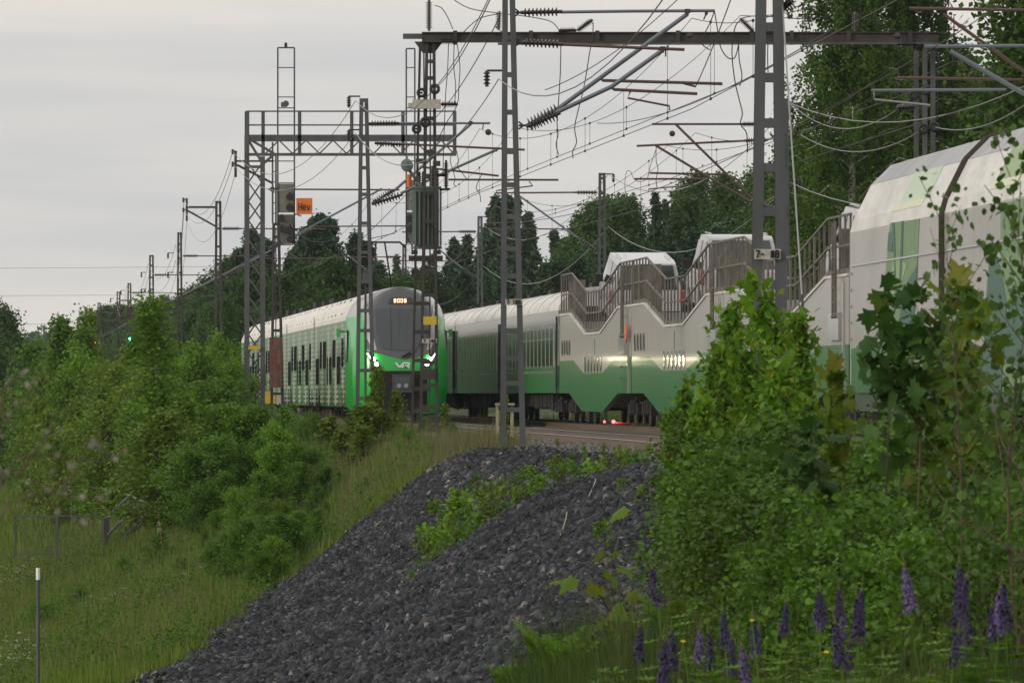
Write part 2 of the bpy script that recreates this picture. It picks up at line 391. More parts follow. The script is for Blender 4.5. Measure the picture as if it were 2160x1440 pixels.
class Frame:
    def __init__(s, D1, D2, side=S, lat=0.0):
        s.A = Vector((float(side(D1)) + lat, D1, 0)); s.B = Vector((float(side(D2)) + lat, D2, 0))
        s.e = (s.B - s.A); s.L = s.e.length; s.e.normalize(); s.l = Vector((-s.e.y, s.e.x, 0))
    def W(s, u, v, h): return s.A + s.e * u + s.l * v + Vector((0, 0, RAIL + h))
    def uh(s, px, py):
        k = (px - 1080) / F; u = (k * s.A.y - s.A.x) / (s.e.x - k * s.e.y); D = s.A.y + s.e.y * u
        return u, (HZ - py) * D / F - RAIL
    def box(s, mb, u0, u1, v0, v1, h0, h1):
        mb.box(s.W((u0 + u1) / 2, (v0 + v1) / 2, (h0 + h1) / 2), ((u1 - u0) / 2, (v1 - v0) / 2, (h1 - h0) / 2), (s.e, s.l, Vector((0, 0, 1))))
    def side(s, mb, poly, o=.012, d=.03): mb.prism([s.W(u, -o, h) for u, h in poly], s.l * d)
    def extrude(s, mb, prof, u0, u1): mb.prism([s.W(u0, v, h) for v, h in prof], s.e * (u1 - u0))
    def root(s, name, label, cat, group=None, u=None):
        return thing(name, label, cat, s.W(s.L / 2 if u is None else u, 1.6, 0), group)
def sym(p): return p + [(3.2 - v, h) for v, h in reversed(p) if abs(v - 1.6) > 1e-6]
def bogie(fr, t, uc):
    mb = MB(); fr.box(mb, uc - 1.75, uc + 1.75, .35, .5, .42, .68); fr.box(mb, uc - 1.75, uc + 1.75, 2.7, 2.85, .42, .68); fr.box(mb, uc - .4, uc + .4, .3, 2.9, .4, .8)
    for a in (-1.25, 1.25): fr.box(mb, uc + a - .2, uc + a + .2, .22, .4, .32, .62)
    for a in (-.35, .35): mb.path([fr.W(uc + a, .3, .35), fr.W(uc + a, .3, .72)], .12, 8)
    b = mb.build('bogie', m_under, t)
    for a in (-1.25, 1.25):
        wm = MB()
        for v in (.86, 2.34): wm.lathe(fr.W(uc + a, v - .07, .46), fr.W(uc + a, v + .07, .46), [(0, .3), (.05, .46), (.9, .46), (1, .3)], 20)
        wm.path([fr.W(uc + a, .5, .46), fr.W(uc + a, 2.7, .46)], .08, 8)
        wm.build('wheelset', m_steel, b)
def under(fr, t, u0, u1, h0=.35, h1=.92, seed=0):
    r = random.Random(seed); mb = MB(); u = u0
    while u < u1:
        w_ = r.uniform(.8, 2.4); fr.box(mb, u, min(u + w_, u1), .25, 1.2, h0 + r.uniform(0, .15), h1); u += w_ + r.uniform(.1, .5)
    fr.box(mb, u0 - 4, u1 + 4, 1.2, 2.0, .6, h1)
    mb.build('underfloor_equipment', m_under, t)
# ---- grey passenger coaches -------------------------------------------------------
CP = sym([(0, .9), (0, 3.36), (.03, 3.5), (.12, 3.66), (.3, 3.85), (.6, 4.0), (1.0, 4.1), (1.6, 4.15)])
def coach(D1, D2, label, near, seed):
    fr = Frame(D1, D2); L = fr.L; t = fr.root('passenger_coach', label, 'railway coach', 'grey coaches of the far train')
    mb = MB(); fr.extrude(mb, [(.0, .9), (0, 3.4), (3.2, 3.4), (3.2, .9)], .25, L - .25); mb.build('body_side', m_coachpale, t)
    mb = MB(); rp = [(-.015, 3.38), (-.0, 3.5), (.1, 3.66), (.28, 3.83), (.6, 3.98), (1.0, 4.08), (1.6, 4.13)]
    fr.extrude(mb, sym(rp), .2, L - .2); rf = mb.build('roof', m_coachroof, t, smooth=40)
    mb = MB()
    for k in range(1, 6): fr.extrude(mb, sym([(-.022, 3.42), (-.01, 3.505), (.09, 3.67), (.27, 3.845), (.6, 3.995), (1.0, 4.095), (1.6, 4.145)]), k * L / 6, k * L / 6 + .04)
    mb.build('roof_seam', m_coachpale, rf)
    mb = MB(); lo = [(.25, .905), (L - .25, .905), (L - .25, 1.72), (.25, 1.72)]
    fr.side(mb, lo); mb.build('lower_panel', m_coachgrey, t)
    if near: mb = MB(); fr.side(mb, [(L * .4, .91), (L - .24, .91), (L - .24, 1.71), (L * .4, 1.71)], .017, .012); mb.build('green_panel', m_greenp, t)
    mb = MB(); fr.side(mb, [(.25, 1.5), (L - .25, 1.5), (L - .25, 1.58), (.25, 1.58)], .018, .01); mb.build('waist_stripe', m_coachpale, t)
    if near:
        mb = MB(); fr.side(mb, [(L * .45, 2.96), (L - .25, 2.96), (L - .25, 3.36), (L * .5, 3.36)]); mb.build('upper_panel', m_coachgrey, t)
    n = 13; pit = (L - 4.4) / n
    for k in range(n):
        u = 2.2 + k * pit; wf = MB(); fr.side(wf, [(u + .14, 1.74), (u + pit - .14, 1.74), (u + pit - .14, 2.86), (u + .14, 2.86)], .02, .03)
        o = wf.build('window', m_glass, t)
        fm = MB()
        for a, b_, c, d_ in ((u + .06, u + .14, 1.66, 2.94), (u + pit - .14, u + pit - .06, 1.66, 2.94)): fr.box(fm, a, b_, -.026, .01, c, d_)
        fr.box(fm, u + .18, u + pit - .18, -.026, .01, 2.52, 2.57)
        fm.build('window_frame', m_coachpale, o)
    for u in (.75, L - 1.75):
        dm = MB(); fr.side(dm, [(u, 1.0), (u + .9, 1.0), (u + .9, 2.95), (u, 2.95)], .02, .03); d = dm.build('door', m_coachgrey, t)
        gm = MB(); fr.side(gm, [(u + .2, 1.9), (u + .7, 1.9), (u + .7, 2.8), (u + .2, 2.8)], .028, .02); gm.build('door_window', m_glass, d)
    for u in (.45, L - .45):
        hm = MB()
        for du in (-.1, .1): hm.path([fr.W(u + du, -.05, 1.05), fr.W(u + du, -.05, 3.2)], .022, 5)
        hm.path([fr.W(u - .1, -.05, 1.05), fr.W(u - .05, -.05, .5), fr.W(u + .1, -.05, .45)], .02, 5); hm.build('handrail', m_under, t)
    for u in (5, 15, 22):
        vm = MB(); fr.box(vm, u, u + 1.3, 1.2, 1.9, 4.1, 4.25); fr.box(vm, u + .2, u + 1.1, 1.3, 1.8, 4.25, 4.31); vm.build('roof_ventilator', m_under, t)
    bogie(fr, t, 3.4); bogie(fr, t, L - 3.4); under(fr, t, 6, L - 6, seed=seed)
    gm = MB(); fr.box(gm, L - .25, L + .24, .7, 2.5, 1.1, 3.5); gm.build('gangway_bellows', m_rubber, t)
coach(303, 277, 'grey passenger coach farthest back, mostly behind the green train cab', False, 1)
coach(277, 250, 'grey passenger coach just right of the green train cab', False, 2)
coach(250, 224, 'grey passenger coach with green lower side, coupled to the first car carrier', True, 3)
# ---- open car carriers -------------------------------------------------------------
TOPP = [(.12, 3.2), (4.3, 3.2), (10.2, 2.56), (15.6, 2.56), (21.8, 3.2), (25.95, 3.2)]
def top_h(u):
    return float(np.interp(u, [p[0] for p in TOPP], [p[1] for p in TOPP]))
def carrier(D1, D2, label, seed):
    fr = Frame(D1, D2); L = fr.L; k = L / 26.07; t = fr.root('car_carrier_wagon', label, 'car carrier wagon', 'open car carriers with railings')
    sc = lambda pts: [(u * k, h) for u, h in pts]
    bot = [(25.95, .9), (21.6, .9), (16.2, .38), (8.8, .38), (3.8, .9), (.12, .9)]
    bd = [(.12, 1.86), (5.6, 1.86), (9.5, 1.47), (16.4, 1.47), (20.6, 1.86), (25.95, 1.86)]
    for v0, nm in ((0, 'side_wall'), (3.05, 'side_wall')):
        mb = MB(); mb.prism([fr.W(u, v0, h) for u, h in sc(TOPP + bd[::-1])], fr.l * .15); mb.build(nm, m_white, t)
        mb = MB(); mb.prism([fr.W(u, v0, h) for u, h in sc(bd + bot)], fr.l * .15); mb.build('lower_side', m_greenp, t)
    mb = MB(); mb.prism([fr.W(u * k, .15, h) for u, h in [(.12, .95), (.12, 3.0), (4.5, 3.0), (10.3, 2.5), (15.5, 2.5), (21.6, 3.0), (25.95, 3.0), (25.95, .95), (21.4, .95), (16.0, .5), (9.0, .5), (4.0, .95)]], fr.l * 2.9)
    mb.build('upper_deck', m_deck, t)
    mb = MB()      # pale capping along the side walls
    for (a, b) in zip(TOPP[:-1], TOPP[1:]):
        for v in (.03,): mb.bar(fr.W(a[0] * k, v, a[1] + .03), fr.W(b[0] * k, v, b[1] + .03), .12, .05)
    mb.build('wall_capping', m_coachroof, t)
    for v in (.05, 3.15):
        rm = MB()
        for dh in (.62, 1.22):
            for (a, b) in zip(TOPP[:-1], TOPP[1:]): rm.bar(fr.W(a[0] * k, v, a[1] + dh), fr.W(b[0] * k, v, b[1] + dh), .04, .045)
        rm.build('handrail', m_railing, t)
        bm_ = MB(); u = .2; i = 0
        while u < 25.9:
            h = top_h(u); wd = .14 if i % 5 == 0 else .035
            fr.box(bm_, u * k - wd / 2, u * k + wd / 2, v - .02, v + .02, h + .02, h + 1.22); u += .95; i += 1
        o = bm_.build('railing_lattice', m_railing, t)
        km = MB()
        for (a, b) in zip(TOPP[:-1], TOPP[1:]): km.bar(fr.W(a[0] * k, v, a[1] + .11), fr.W(b[0] * k, v, b[1] + .11), .02, .11)
        km.build('kick_plate', m_railing, t)
    # deck clutter: wheel chocks, loading flap posts
    r = random.Random(seed)
    for u in (1.2, 3.2, 22.6, 24.8):
        
        for va, vb, hh9 in ((.2, .5, 3.0 + r.uniform(.9, 1.35)), (2.6, 2.9, 4.1)): pm = MB(); fr.box(pm, u, u + .35, va, vb, 3.0, hh9); pm.build('flap_post', m_railing, t)
    wins = [(1.0 + .95 * i, 2.02, 2.46) for i in range(4)] + [(9.9 + 1.12 * i, 1.5, 1.95) for i in range(6)] + [(22.3, 2.02, 2.46), (23.4, 2.02, 2.46)]
    for u, h0, h1 in wins:
        u *= k; wm = MB(); pts = []
        for a in range(12):
            an = a * math.pi / 6; pts.append((u + .27 + .27 * math.cos(an), (h1 - .14 if 0 < a < 6 else h0 + .14) + (.14 * math.sin(an) if a % 6 else 0)))
        pts = [(u, h0 + .1), (u + .1, h0), (u + .42, h0), (u + .52, h0 + .1), (u + .52, h1 - .1), (u + .42, h1), (u + .1, h1), (u, h1 - .1)]
        fr.side(wm, pts, .014, .03); o = wm.build('window', m_glass, t)
        fm = MB(); n = len(pts)
        for i in range(n): fm.bar(fr.W(pts[i][0], -.012, pts[i][1]), fr.W(pts[(i + 1) % n][0], -.012, pts[(i + 1) % n][1]), .012, .02)
        fm.build('window_frame', m_coachpale, o)
    lm = MB()      # ladder and cabinet at the near end
    for v in (24.0, 24.45): lm.path([fr.W(v * k, -.1, 4.3), fr.W(v * k, -.1, 2.5), fr.W(v * k + .1, -.12, 2.4)], .03, 6)
    for h in (2.7, 3.0, 3.3, 3.6): lm.bar(fr.W(24.0 * k, -.1, h), fr.W(24.45 * k, -.1, h), .03)
    for h in (1.3, 1.6): lm.bar(fr.W(23.8 * k, -.14, h), fr.W(24.6 * k, -.14, h), .05)
    lm.build('ladder', m_railing, t)
    cm = MB(); fr.box(cm, 22.9 * k, 24.9 * k, -.09, .0, 1.95, 2.5); cm.build('switch_cabinet', m_coachpale, t)
    gm = MB(); fr.box(gm, 25.2 * k, 25.35 * k, -.05, .0, .9, 3.1); gm.build('end_pillar', m_coachpale, t)
    mk = MB(); fr.box(mk, 13.0, 13.12, -.004, .0, 1.98, 2.44); mk.build('serial_mark', m_under, t)
    bogie(fr, t, 2.2 * k); bogie(fr, t, 23.9 * k); under(fr, t, 4.6 * k, 5.4 * k, seed=seed)
    em = MB(); fr.box(em, -.0, .6, .5, 2.7, .75, 1.1); fr.box(em, L - .6, L, .5, 2.7, .75, 1.1)
    for v in (.7, 2.5): em.lathe(fr.W(L - .5, v, 1.05), fr.W(L - .05, v, 1.05), [(0, .09), (.8, .09), (.81, .24), (1, .24)], 12)
    em.build('buffer_beam', m_under, t)
    return fr
C1 = carrier(224, 199, 'open car carrier wagon next to the grey coach, with a white van on top', 5)
C2 = carrier(199, 173, 'middle open car carrier wagon, orange round sign near its far end', 6)
C3 = carrier(173, 147, 'open car carrier wagon coupled to the tall closed wagon', 7)
sm = MB(); sm.lathe(C1.W(C1.L - .35, -.13, 2.5), C1.W(C1.L - .35, -.1, 2.5), [(0, .26), (1, .26)], 20)
o = sm.build('round_marker', m_orange); tag(o, 'orange round marker at the joint between the first two car carriers', 'marker')
# ---- tall closed wagons ---------------------------------------------------------------
KPR = [(0, .9), (0, 4.02), (.07, 4.28), (.14, 4.42), (.42, 4.98), (.8, 5.36), (1.15, 5.47), (1.6, 5.5)]
def closed_wagon(D1, D2, label, art, roofart, L0=None):
    fr = Frame(D1, D2); L = fr.L; t = fr.root('closed_car_wagon', label, 'closed wagon', 'tall closed wagons with leaf artwork')
    mb = MB(); fr.extrude(mb, sym([(0, 1.0), (0, 4.02), (.07, 4.28)]), .12, L - .05); mb.build('body_side', m_white, t)
    mb = MB(); fr.extrude(mb, sym([(.0, 4.04), (.065, 4.28), (.14, 4.42), (.42, 4.98), (.8, 5.36), (1.15, 5.47), (1.6, 5.5)]), .1, L - .05); rf = mb.build('roof', m_coachroof, t, smooth=12)
    def patch(name, mt, u0, u1, k0, k1, par=None, o=.008):
        a, b = KPR[k0], KPR[k1]; q = MB(); nn = Vector((-(b[1] - a[1]), 0, (b[0] - a[0]))).normalized()
        off = fr.l * nn.x * o + Vector((0, 0, nn.z * o))
        q.prism([fr.W(u0, *a) + off, fr.W(u1, *a) + off, fr.W(u1, *b) + off, fr.W(u0, *b) + off], -off * 1.5); return q.build(name, mt, par or rf)
    patch('roof_panel', m_roofgrey, .2, L * .45, 4, 5); patch('roof_panel', m_roofgrey, L * .45 + .03, L - .1, 4, 5)
    for mt, u0, u1, k0, k1 in roofart: patch('art_panel', mt, u0, u1, k0, k1, o=.014)
    for nm, mt, poly, oo in art: q = MB(); fr.side(q, [fr.uh(*p) for p in poly], oo, .012); q.build(nm, mt, t)
    q = MB(); fr.box(q, .12, L - .05, .1, 3.1, .55, 1.0); q.build('underframe', m_coachgrey, t)
    q = MB()
    for (a, b) in zip(KPR[:-1], KPR[1:]):
        q.bar(fr.W(L - .03, a[0] - .04, a[1]), fr.W(L - .03, b[0] - .04, b[1]), .09, .10)
    q.build('end_drainpipe', mat('dark_brown_rubber', (.06, .045, .04), .6), t)
    q = MB(); q.bar(fr.W(.4, -.02, 3.38), fr.W(L - .5, -.02, 3.38), .03, .03); q.build('seam_rail', m_silver, t)
    q = MB()
    for i in range(6): fr.box(q, .45, .52, -.03, 0, 1.6 + i * .32, 1.66 + i * .32)
    q.build('foothold', m_silver, t)
    bogie(fr, t, 2.6); bogie(fr, t, L - 2.6); under(fr, t, 5, L - 5, .3, .6, seed=9)
    return fr
artA = [('art_column', m_mgreen, [(1879, 470), (1862, 640), (1858, 828), (1915, 828), (1934, 620), (1938, 500), (1940, 462)], .01),
        ('art_pale_blob', m_lgreen, [(1885, 545), (1878, 600), (1872, 640), (1895, 650), (1905, 590), (1914, 560), (1900, 540)], .016),  # pale green shape printed in the artwork
        ('art_dark_blob', m_dgreen, [(1936, 560), (1905, 610), (1900, 660), (1893, 740), (1890, 826), (1916, 826), (1926, 700), (1934, 610)], .016),  # dark green blob printed in the artwork
        ('art_stem', m_dgreen, [(1883, 470), (1888, 560), (1890, 640), (1894, 640), (1891, 560), (1888, 470)], .02),
        ('art_stem', m_dgreen, [(1903, 466), (1900, 560), (1895, 640), (1899, 640), (1905, 560), (1907, 466)], .02),
        ('art_leaf_block', m_dgreen, [(1876, 490), (1873, 530), (1884, 532), (1886, 488)], .018),
        ('lower_band', m_greenp, [(1797, 735), (1797, 828), (1862, 828), (1865, 730)], .012),
        ('lower_band', m_mgreen, [(1920, 733), (1918, 760), (1986, 758), (1986, 730)], .012),
        ('base_band', m_coachgrey, [(1918, 806), (1917, 829), (1988, 829), (1988, 800)], .012)]
closed_wagon(147, 131, 'tall closed wagon with sloping white roof beside the open carriers, first of the two', artA,
             [(m_mint, 7.8, 12.5, 3, 4), (m_lemon, 7.0, 12.0, 2, 3)])
artB = [('art_column', m_dgreen, [(2090, 520), (2080, 640), (2072, 828), (2112, 828), (2125, 640), (2110, 560)], .01),
        ('art_column', m_mgreen, [(2112, 430), (2112, 560), (2128, 640), (2115, 828), (2200, 828), (2200, 410)], .014),
        ('art_dark_blob', m_dgreen, [(2140, 620), (2122, 680), (2120, 760), (2160, 780), (2180, 640)], .018),  # dark green blob of this wagon's print
        ('lower_band', m_greenp, [(1996, 738), (1996, 790), (2072, 792), (2074, 735)], .012),
        ('base_band', m_coachgrey, [(1994, 806), (1994, 829), (2072, 829), (2072, 802)], .014)]
closed_wagon(131, 106, 'tall closed wagon nearest the camera, cut by the right edge of the picture', artB,
             [(m_lemon, 6.2, 14, 2, 3), (m_lgreen, 6.6, 14, 3, 4)])
# ---- road vehicles on the carriers ------------------------------------------------------
def car(fr, u_rear, vc, wd, Lc, Hc, deck, label, kind, rearglass=m_glass, tilt=0):
    """nose points to the far end; u_rear = u of the rear bumper"""
    hw = wd / 2; t = thing('parked_van' if kind == 'van' else 'parked_car', label, 'van' if kind == 'van' else 'car', fr.W(u_rear - Lc / 2, vc, deck))
    g = deck + .28; U = lambda x: u_rear - x        # x: distance forward of the rear
    belt = deck + Hc * .56; top = deck + Hc
    if kind == 'van': prof = [(0, g), (0, belt), (.12, top - .12), (.35, top), (Lc * .66, top), (Lc * .80, belt + .1), (Lc * .97, belt - .15), (Lc, g + .1), (Lc, g)]
    else: prof = [(0, g), (-.02, g + .35), (.06, belt), (.45, top - .05), (.7, top), (Lc * .55, top - .02), (Lc * .70, belt + .02), (Lc * .96, belt - .14), (Lc, g + .25), (Lc, g)]
    low = [p for p in prof if p[1] <= belt + .021]
    mb = MB()
    mb.prism([fr.W(U(x), vc - hw, h) for x, h in ([(0, g), (0, belt)] + [(Lc * (.78 if kind == 'van' else .70), belt), (Lc * .96, belt - .14), (Lc, g + .25), (Lc, g)])], fr.l * wd)
    b = mb.build('body', m_carwhite, t)
    # cabin: tapered
    xs = [(0.02, belt), (.3 if kind != 'van' else .1, top - .06), (.45, top), (Lc * .52 if kind != 'van' else Lc * .64, top), (Lc * .71 if kind != 'van' else Lc * .8, belt)]
    tp = .82
    cm = MB(); n = len(xs); vs = []
    for sgn in (-1, 1):
        for x, h in xs:
            f = 1 - (1 - tp) * (h - belt) / (top - belt); vs.append(fr.W(U(x), vc + sgn * hw * f, h))
    cm.add(vs, [tuple(range(n)), tuple(range(2 * n - 1, n - 1, -1))] + [(i, i + 1, n + i + 1, n + i) for i in range(n - 1)] + [(n - 1, 0, n, 2 * n - 1)])
    cm.build('cabin', m_carwhite, t)
    def pt(x, s_, h, o=.012):
        f = 1 - (1 - tp) * max(0, (h - belt)) / (top - belt); return fr.W(U(x), vc + s_ * (hw * f + o), h)
    h0, h1 = belt + .04, top - .13
    xm = Lc * .5
    for a, b_ in (((.35), (Lc * .3)), ((Lc * .33), (Lc * .60))):
        for s_ in (-1, 1):
            q = MB(); q.prism([pt(a, s_, h0), pt(b_ + .12, s_, h0), pt(b_ - .05, s_, h1), pt(a + .12, s_, h1)], fr.l * (-s_ * .02)); q.build('side_window', rearglass, t)
    q = MB(); r0 = xs[0]; r1 = xs[1]
    def rp(tt, s_): 
        h = r0[1] + (r1[1] - r0[1]) * tt; f = 1 - (1 - tp) * (h - belt) / (top - belt); return fr.W(U(r0[0] + (r1[0] - r0[0]) * tt) + .02, vc + s_ * hw * f * .88, h)
    q.prism([rp(.1, -1), rp(.1, 1), rp(.95, 1), rp(.95, -1)], fr.e * .015); q.build('rear_window', rearglass, t)
    q = MB(); fr.box(q, U(0), U(0) + .1, vc - hw, vc + hw, g, g + .28); q.build('rear_bumper', m_rubber if kind == 'van' else m_carwhite, t)
    for s_ in (-1, 1):
        q = MB(); fr.box(q, U(.12), U(-.03), vc + s_ * hw - .07 * (s_ > 0) - .1 * (s_ < 0) + .03, vc + s_ * hw + .1 * (s_ > 0) + .04 * (s_ < 0) - .02, belt - .32, belt + .05); q.build('tail_light', m_red, t)
        q = MB(); fr.box(q, U(Lc * .68), U(Lc * .64), vc + s_ * (hw + .02), vc + s_ * (hw + .24), belt + .02, belt + .24) if s_ > 0 else fr.box(q, U(Lc * .68), U(Lc * .64), vc - hw - .24, vc - hw - .02, belt + .02, belt + .24); q.build('door_mirror', m_rubber, t)
        for x in (.85, Lc - .85):
            wv = vc + s_ * (hw - .1); q = MB(); q.lathe(fr.W(U(x), wv - .11, deck + .34), fr.W(U(x), wv + .11, deck + .34), [(0, .3), (.1, .345), (.9, .345), (1, .3)], 18); wo = q.build('wheel', m_rubber, t)
            q = MB(); q.lathe(fr.W(U(x), wv + s_ * .115 - .01, deck + .34), fr.W(U(x), wv + s_ * .115 + .01, deck + .34), [(0, .2), (1, .2)], 14); q.build('rim', m_silver, wo)
    q = MB()
    for s_ in (-1, 1): q.path([fr.W(U(.6), vc + s_ * hw * .72, top + .05), fr.W(U(Lc * .5), vc + s_ * hw * .72, top + .05)], .02, 5)
    q.build('roof_rail', m_silver, t)
    q = MB(); fr.box(q, U(0), U(0) + .015, vc - .26, vc + .26, g + .36, g + .47); q.build('number_plate', m_coachpale, t)
    t.rotation_mode = 'QUATERNION'; t.rotation_quaternion = Matrix.Rotation(R(tilt), 3, fr.l).to_quaternion(); return t
car(C1, 12.2, 1.55, 1.95, 4.9, 1.95, 2.92, 'white van on top of the carrier wagon, grey sheen on its flat roof', 'van', tilt=6)
car(C2, 15.4, 1.45, 1.9, 4.7, 1.98, 2.86, 'white estate car with dark rear glass on the middle carrier wagon', 'car', tilt=2.5)
car(C3, 22.8, 1.3, 1.85, 4.5, 1.75, 2.95, 'white car half hidden behind the end of the tall closed wagon', 'car', tilt=3)
# ---- green commuter train -----------------------------------------------------------------
LS = lambda D: S(D) - 5.55
GP = [(0.03, .48), (0, 1.0), (0, 3.2), (.02, 3.27)]
def commuter_body(fr, t, u0, u1):
    mb = MB(); fr.extrude(mb, sym([(.04, .45), (0, .9), (0, 3.24)]), u0, u1); mb.build('body_side', m_sgreen, t)
    mb = MB(); fr.extrude(mb, sym([(-.0, 3.245), (.02, 3.4), (.16, 3.72), (.42, 4.0), (.8, 4.14), (1.2, 4.2), (1.6, 4.22)]), u0, u1); rf = mb.build('roof', m_sroof, t, smooth=14)
    mb = MB(); a, b = (.16, 3.72), (.42, 4.0)
    r = random.Random(int(fr.A.y))
    u = u0 + 2
    while u < u1 - 2:
        o = Vector((-.01, 0, .012)); mb.prism([fr.W(u, .05, 3.47) + o, fr.W(u + .12, .05, 3.47) + o, fr.W(u + .12, .4, 3.985) + o, fr.W(u, .4, 3.985) + o], Vector((.01, 0, -.01)))
        u += r.choice([.5, 2.6, 4.2])
    mb.build('roof_grille', m_under, rf)
def commuter_side(fr, t, u0, u1, wins):
    pm = MB(); r = random.Random(int(fr.A.y) + 3); L = u1 - u0
    bays = np.linspace(u0 + 1.5, u1 - 2.0, 5)
    for uc in bays:
        cw = r.choice([.5, .9, 1.3]); fr.side(pm, [(uc - cw / 2, .5), (uc + cw / 2, .5), (uc + cw / 2, 3.2), (uc - cw / 2, 3.2)], .006, .01)
        h = .62
        while h < 3.2:
            for sg in (-1, 1):
                ln = r.uniform(.7, 1.9); a = uc + sg * cw / 2; b_ = a + sg * ln
                fr.side(pm, [(a, h - .05), (b_, h - .015), (b_, h + .015), (a, h + .05)] if sg > 0 else [(b_, h - .015), (a, h - .05), (a, h + .05), (b_, h + .015)], .008, .012)
            h += .165
    pm.build('side_pattern', m_pattern, t)
    for (u, w_, h0, h1) in wins:
        q = MB(); fr.side(q, [(u, h0), (u + w_, h0), (u + w_, h1), (u, h1)], .02, .03); o = q.build('window', m_glass, t)
        q = MB(); fr.box(q, u + w_, u + w_ + .06, -.04, 0, h0, h1); q.build('window_frame', m_under, o)
def cwins(u0, u1):
    o = []; u = u0 + 1.4
    groups = [(3, 1.2, 2.12), (2, 1.75, 2.68), (3, 1.75, 2.68), (1, 1.2, 2.12), (2, 1.2, 2.12), (3, 1.75, 2.68), (3, 1.2, 2.12), (2, 1.75, 2.68)]
    for n, h0, h1 in groups:
        for i in range(n):
            if u < u1 - 1.2: o.append((u, .68, h0, h1))
            u += .84
        u += .95
    return o
def commuter_car(D1, D2, label, seed):
    fr = Frame(D1, D2, LS); L = fr.L; t = fr.root('commuter_train_car', label, 'train car', 'cars of the green commuter train')
    commuter_body(fr, t, .15, L - .15); commuter_side(fr, t, .2, L - .2, cwins(.2, L - .2))
    q = MB(); fr.box(q, L - .16, L + .16, .3, 2.9, .8, 3.9); q.build('gangway_bellows', m_rubber, t)
    q = MB()
    fr.side(q, [(L - .2, .45), (L - .05, .45), (L - .05, 3.6), (L - .2, 3.6)], .02, .03); q.build('joint_strip', m_pattern, t)
    bogie(fr, t, 3); bogie(fr, t, L - 3); under(fr, t, 5, L - 5, .3, .6, seed)
    q = MB()
    for u in (2.0, 4.2, L - 4.2, L - 2.0): fr.side(q, [(u - .35, .44), (u + .35, .44), (u + .2, 1.05), (u - .2, 1.05)], .015, .03)
    q.build('bogie_cutout', m_under, t)
    return fr, t
fr4, t4 = commuter_car(352, 324, 'rearmost visible car of the green commuter train, behind the lattice column', 1)
fr3, t3 = commuter_car(324, 295, 'third car of the green commuter train, behind the weight stack', 2)
fr2, t2 = commuter_car(295, 268, 'second car of the green commuter train with pale comb pattern', 3)
def pantograph(fr, t, u):
    q = MB(); c = lambda du, v, h: fr.W(u + du, v, h)
    q.path([c(-.6, 1.2, 4.3), c(.9, 1.35, 4.95), c(-.3, 1.45, 5.95)], .03, 5); q.path([c(-.6, 2.0, 4.3), c(.9, 1.85, 4.95), c(-.3, 1.75, 5.95)], .03, 5)
    q.path([c(-.3, .75, 5.8), c(-.3, .95, 5.98), c(-.3, 2.25, 5.98), c(-.3, 2.45, 5.8)], .03, 5); q.path([c(0, .75, 5.8), c(0, .95, 5.98), c(0, 2.25, 5.98), c(0, 2.45, 5.8)], .03, 5)
    fr.box(q, u - .9, u + .9, .9, 2.3, 4.22, 4.32); q.build('pantograph', m_under, t)
for fr_, t_ in ((fr2, t2), (fr3, t3), (fr4, t4)):
    q = MB(); fr_.box(q, 3, 6, .9, 2.3, 4.2, 4.42); fr_.box(q, 9, 11.5, 1.0, 2.2, 4.2, 4.38); fr_.box(q, 18, 22, .9, 2.3, 4.2, 4.36); q.build('roof_equipment', m_under, t_)
# cab car with its moulded nose
fc = Frame(268, 238.2, LS); Lc = fc.L; u_side = Lc - 4.2
tc_ = fc.root('commuter_cab_car', 'green cab car with lit headlights and grey windscreen, front of the commuter train', 'train car', 'cars of the green commuter train')
commuter_body(fc, tc_, .15, u_side); commuter_side(fc, tc_, .2, u_side - .3, cwins(.2, u_side - .3))
bogie(fc, tc_, 3); bogie(fc, tc_, Lc - 5); under(fc, tc_, 5, Lc - 8, .3, .6, 4)
q = MB()
for u in (2.0, 4.2, Lc - 6.6): fc.side(q, [(u - .35, .44), (u + .35, .44), (u + .2, 1.05), (u - .2, 1.05)], .015, .03)
q.build('bogie_cutout', m_under, tc_)
q = MB(); fc.box(q, 6, 9, .9, 2.3, 4.2, 4.42); fc.box(q, 15, 17, .9, 2.3, 4.2, 4.4); q.build('roof_equipment', m_under, tc_)
pantograph(fc, tc_, 16)
ROOFC = [(3.24, 1.6), (3.4, 1.58), (3.72, 1.44), (4.0, 1.18), (4.14, .8), (4.2, .4), (4.225, .12)]
def wcar(h):
    if h <= .9: return 1.56 + .04 * (h - .45) / .45
    return float(np.interp(h, [.9, 3.24] + [a for a, _ in ROOFC[1:]], [1.6, 1.6] + [b for _, b in ROOFC[1:]]))
def wfront(h):   # half width of the nose outline
    return float(np.interp(h, [.25, .6, 1.2, 2.0, 2.8, 3.3, 3.7, 4.0, 4.14, 4.22, 4.26, 4.28, 4.3], [1.36, 1.46, 1.53, 1.52, 1.42, 1.30, 1.15, .94, .76, .56, .38, .2, .03]))
def uf(x, h):    # forward position of the nose surface
    w_ = wfront(h); a = min(1, abs(x) / max(w_, .05))
    rake = .0 if h < 1.9 else .30 * (h - 1.9) + .10 * max(0, h - 3.2) ** 2 * 2.2
    rake += .12 * max(0, .9 - h)
    return Lc - rake - .22 * (x / 1.5) ** 2 - .85 * a ** 7
hs = [.25, .45, .6, .9, 1.2, 1.6, 2.0, 2.4, 2.8, 3.1, 3.35, 3.55, 3.72, 3.86, 3.98, 4.08, 4.15, 4.2, 4.24, 4.27, 4.3]
M = 28; vs = []; fs = []
for h in hs:
    w_ = wfront(h)
    for j in range(M + 1):
        s_ = -1 + 2 * j / M; s_ = math.copysign(abs(s_) ** .75, s_); x = s_ * w_; vs.append(fc.W(uf(x, h), 1.6 + x, h))
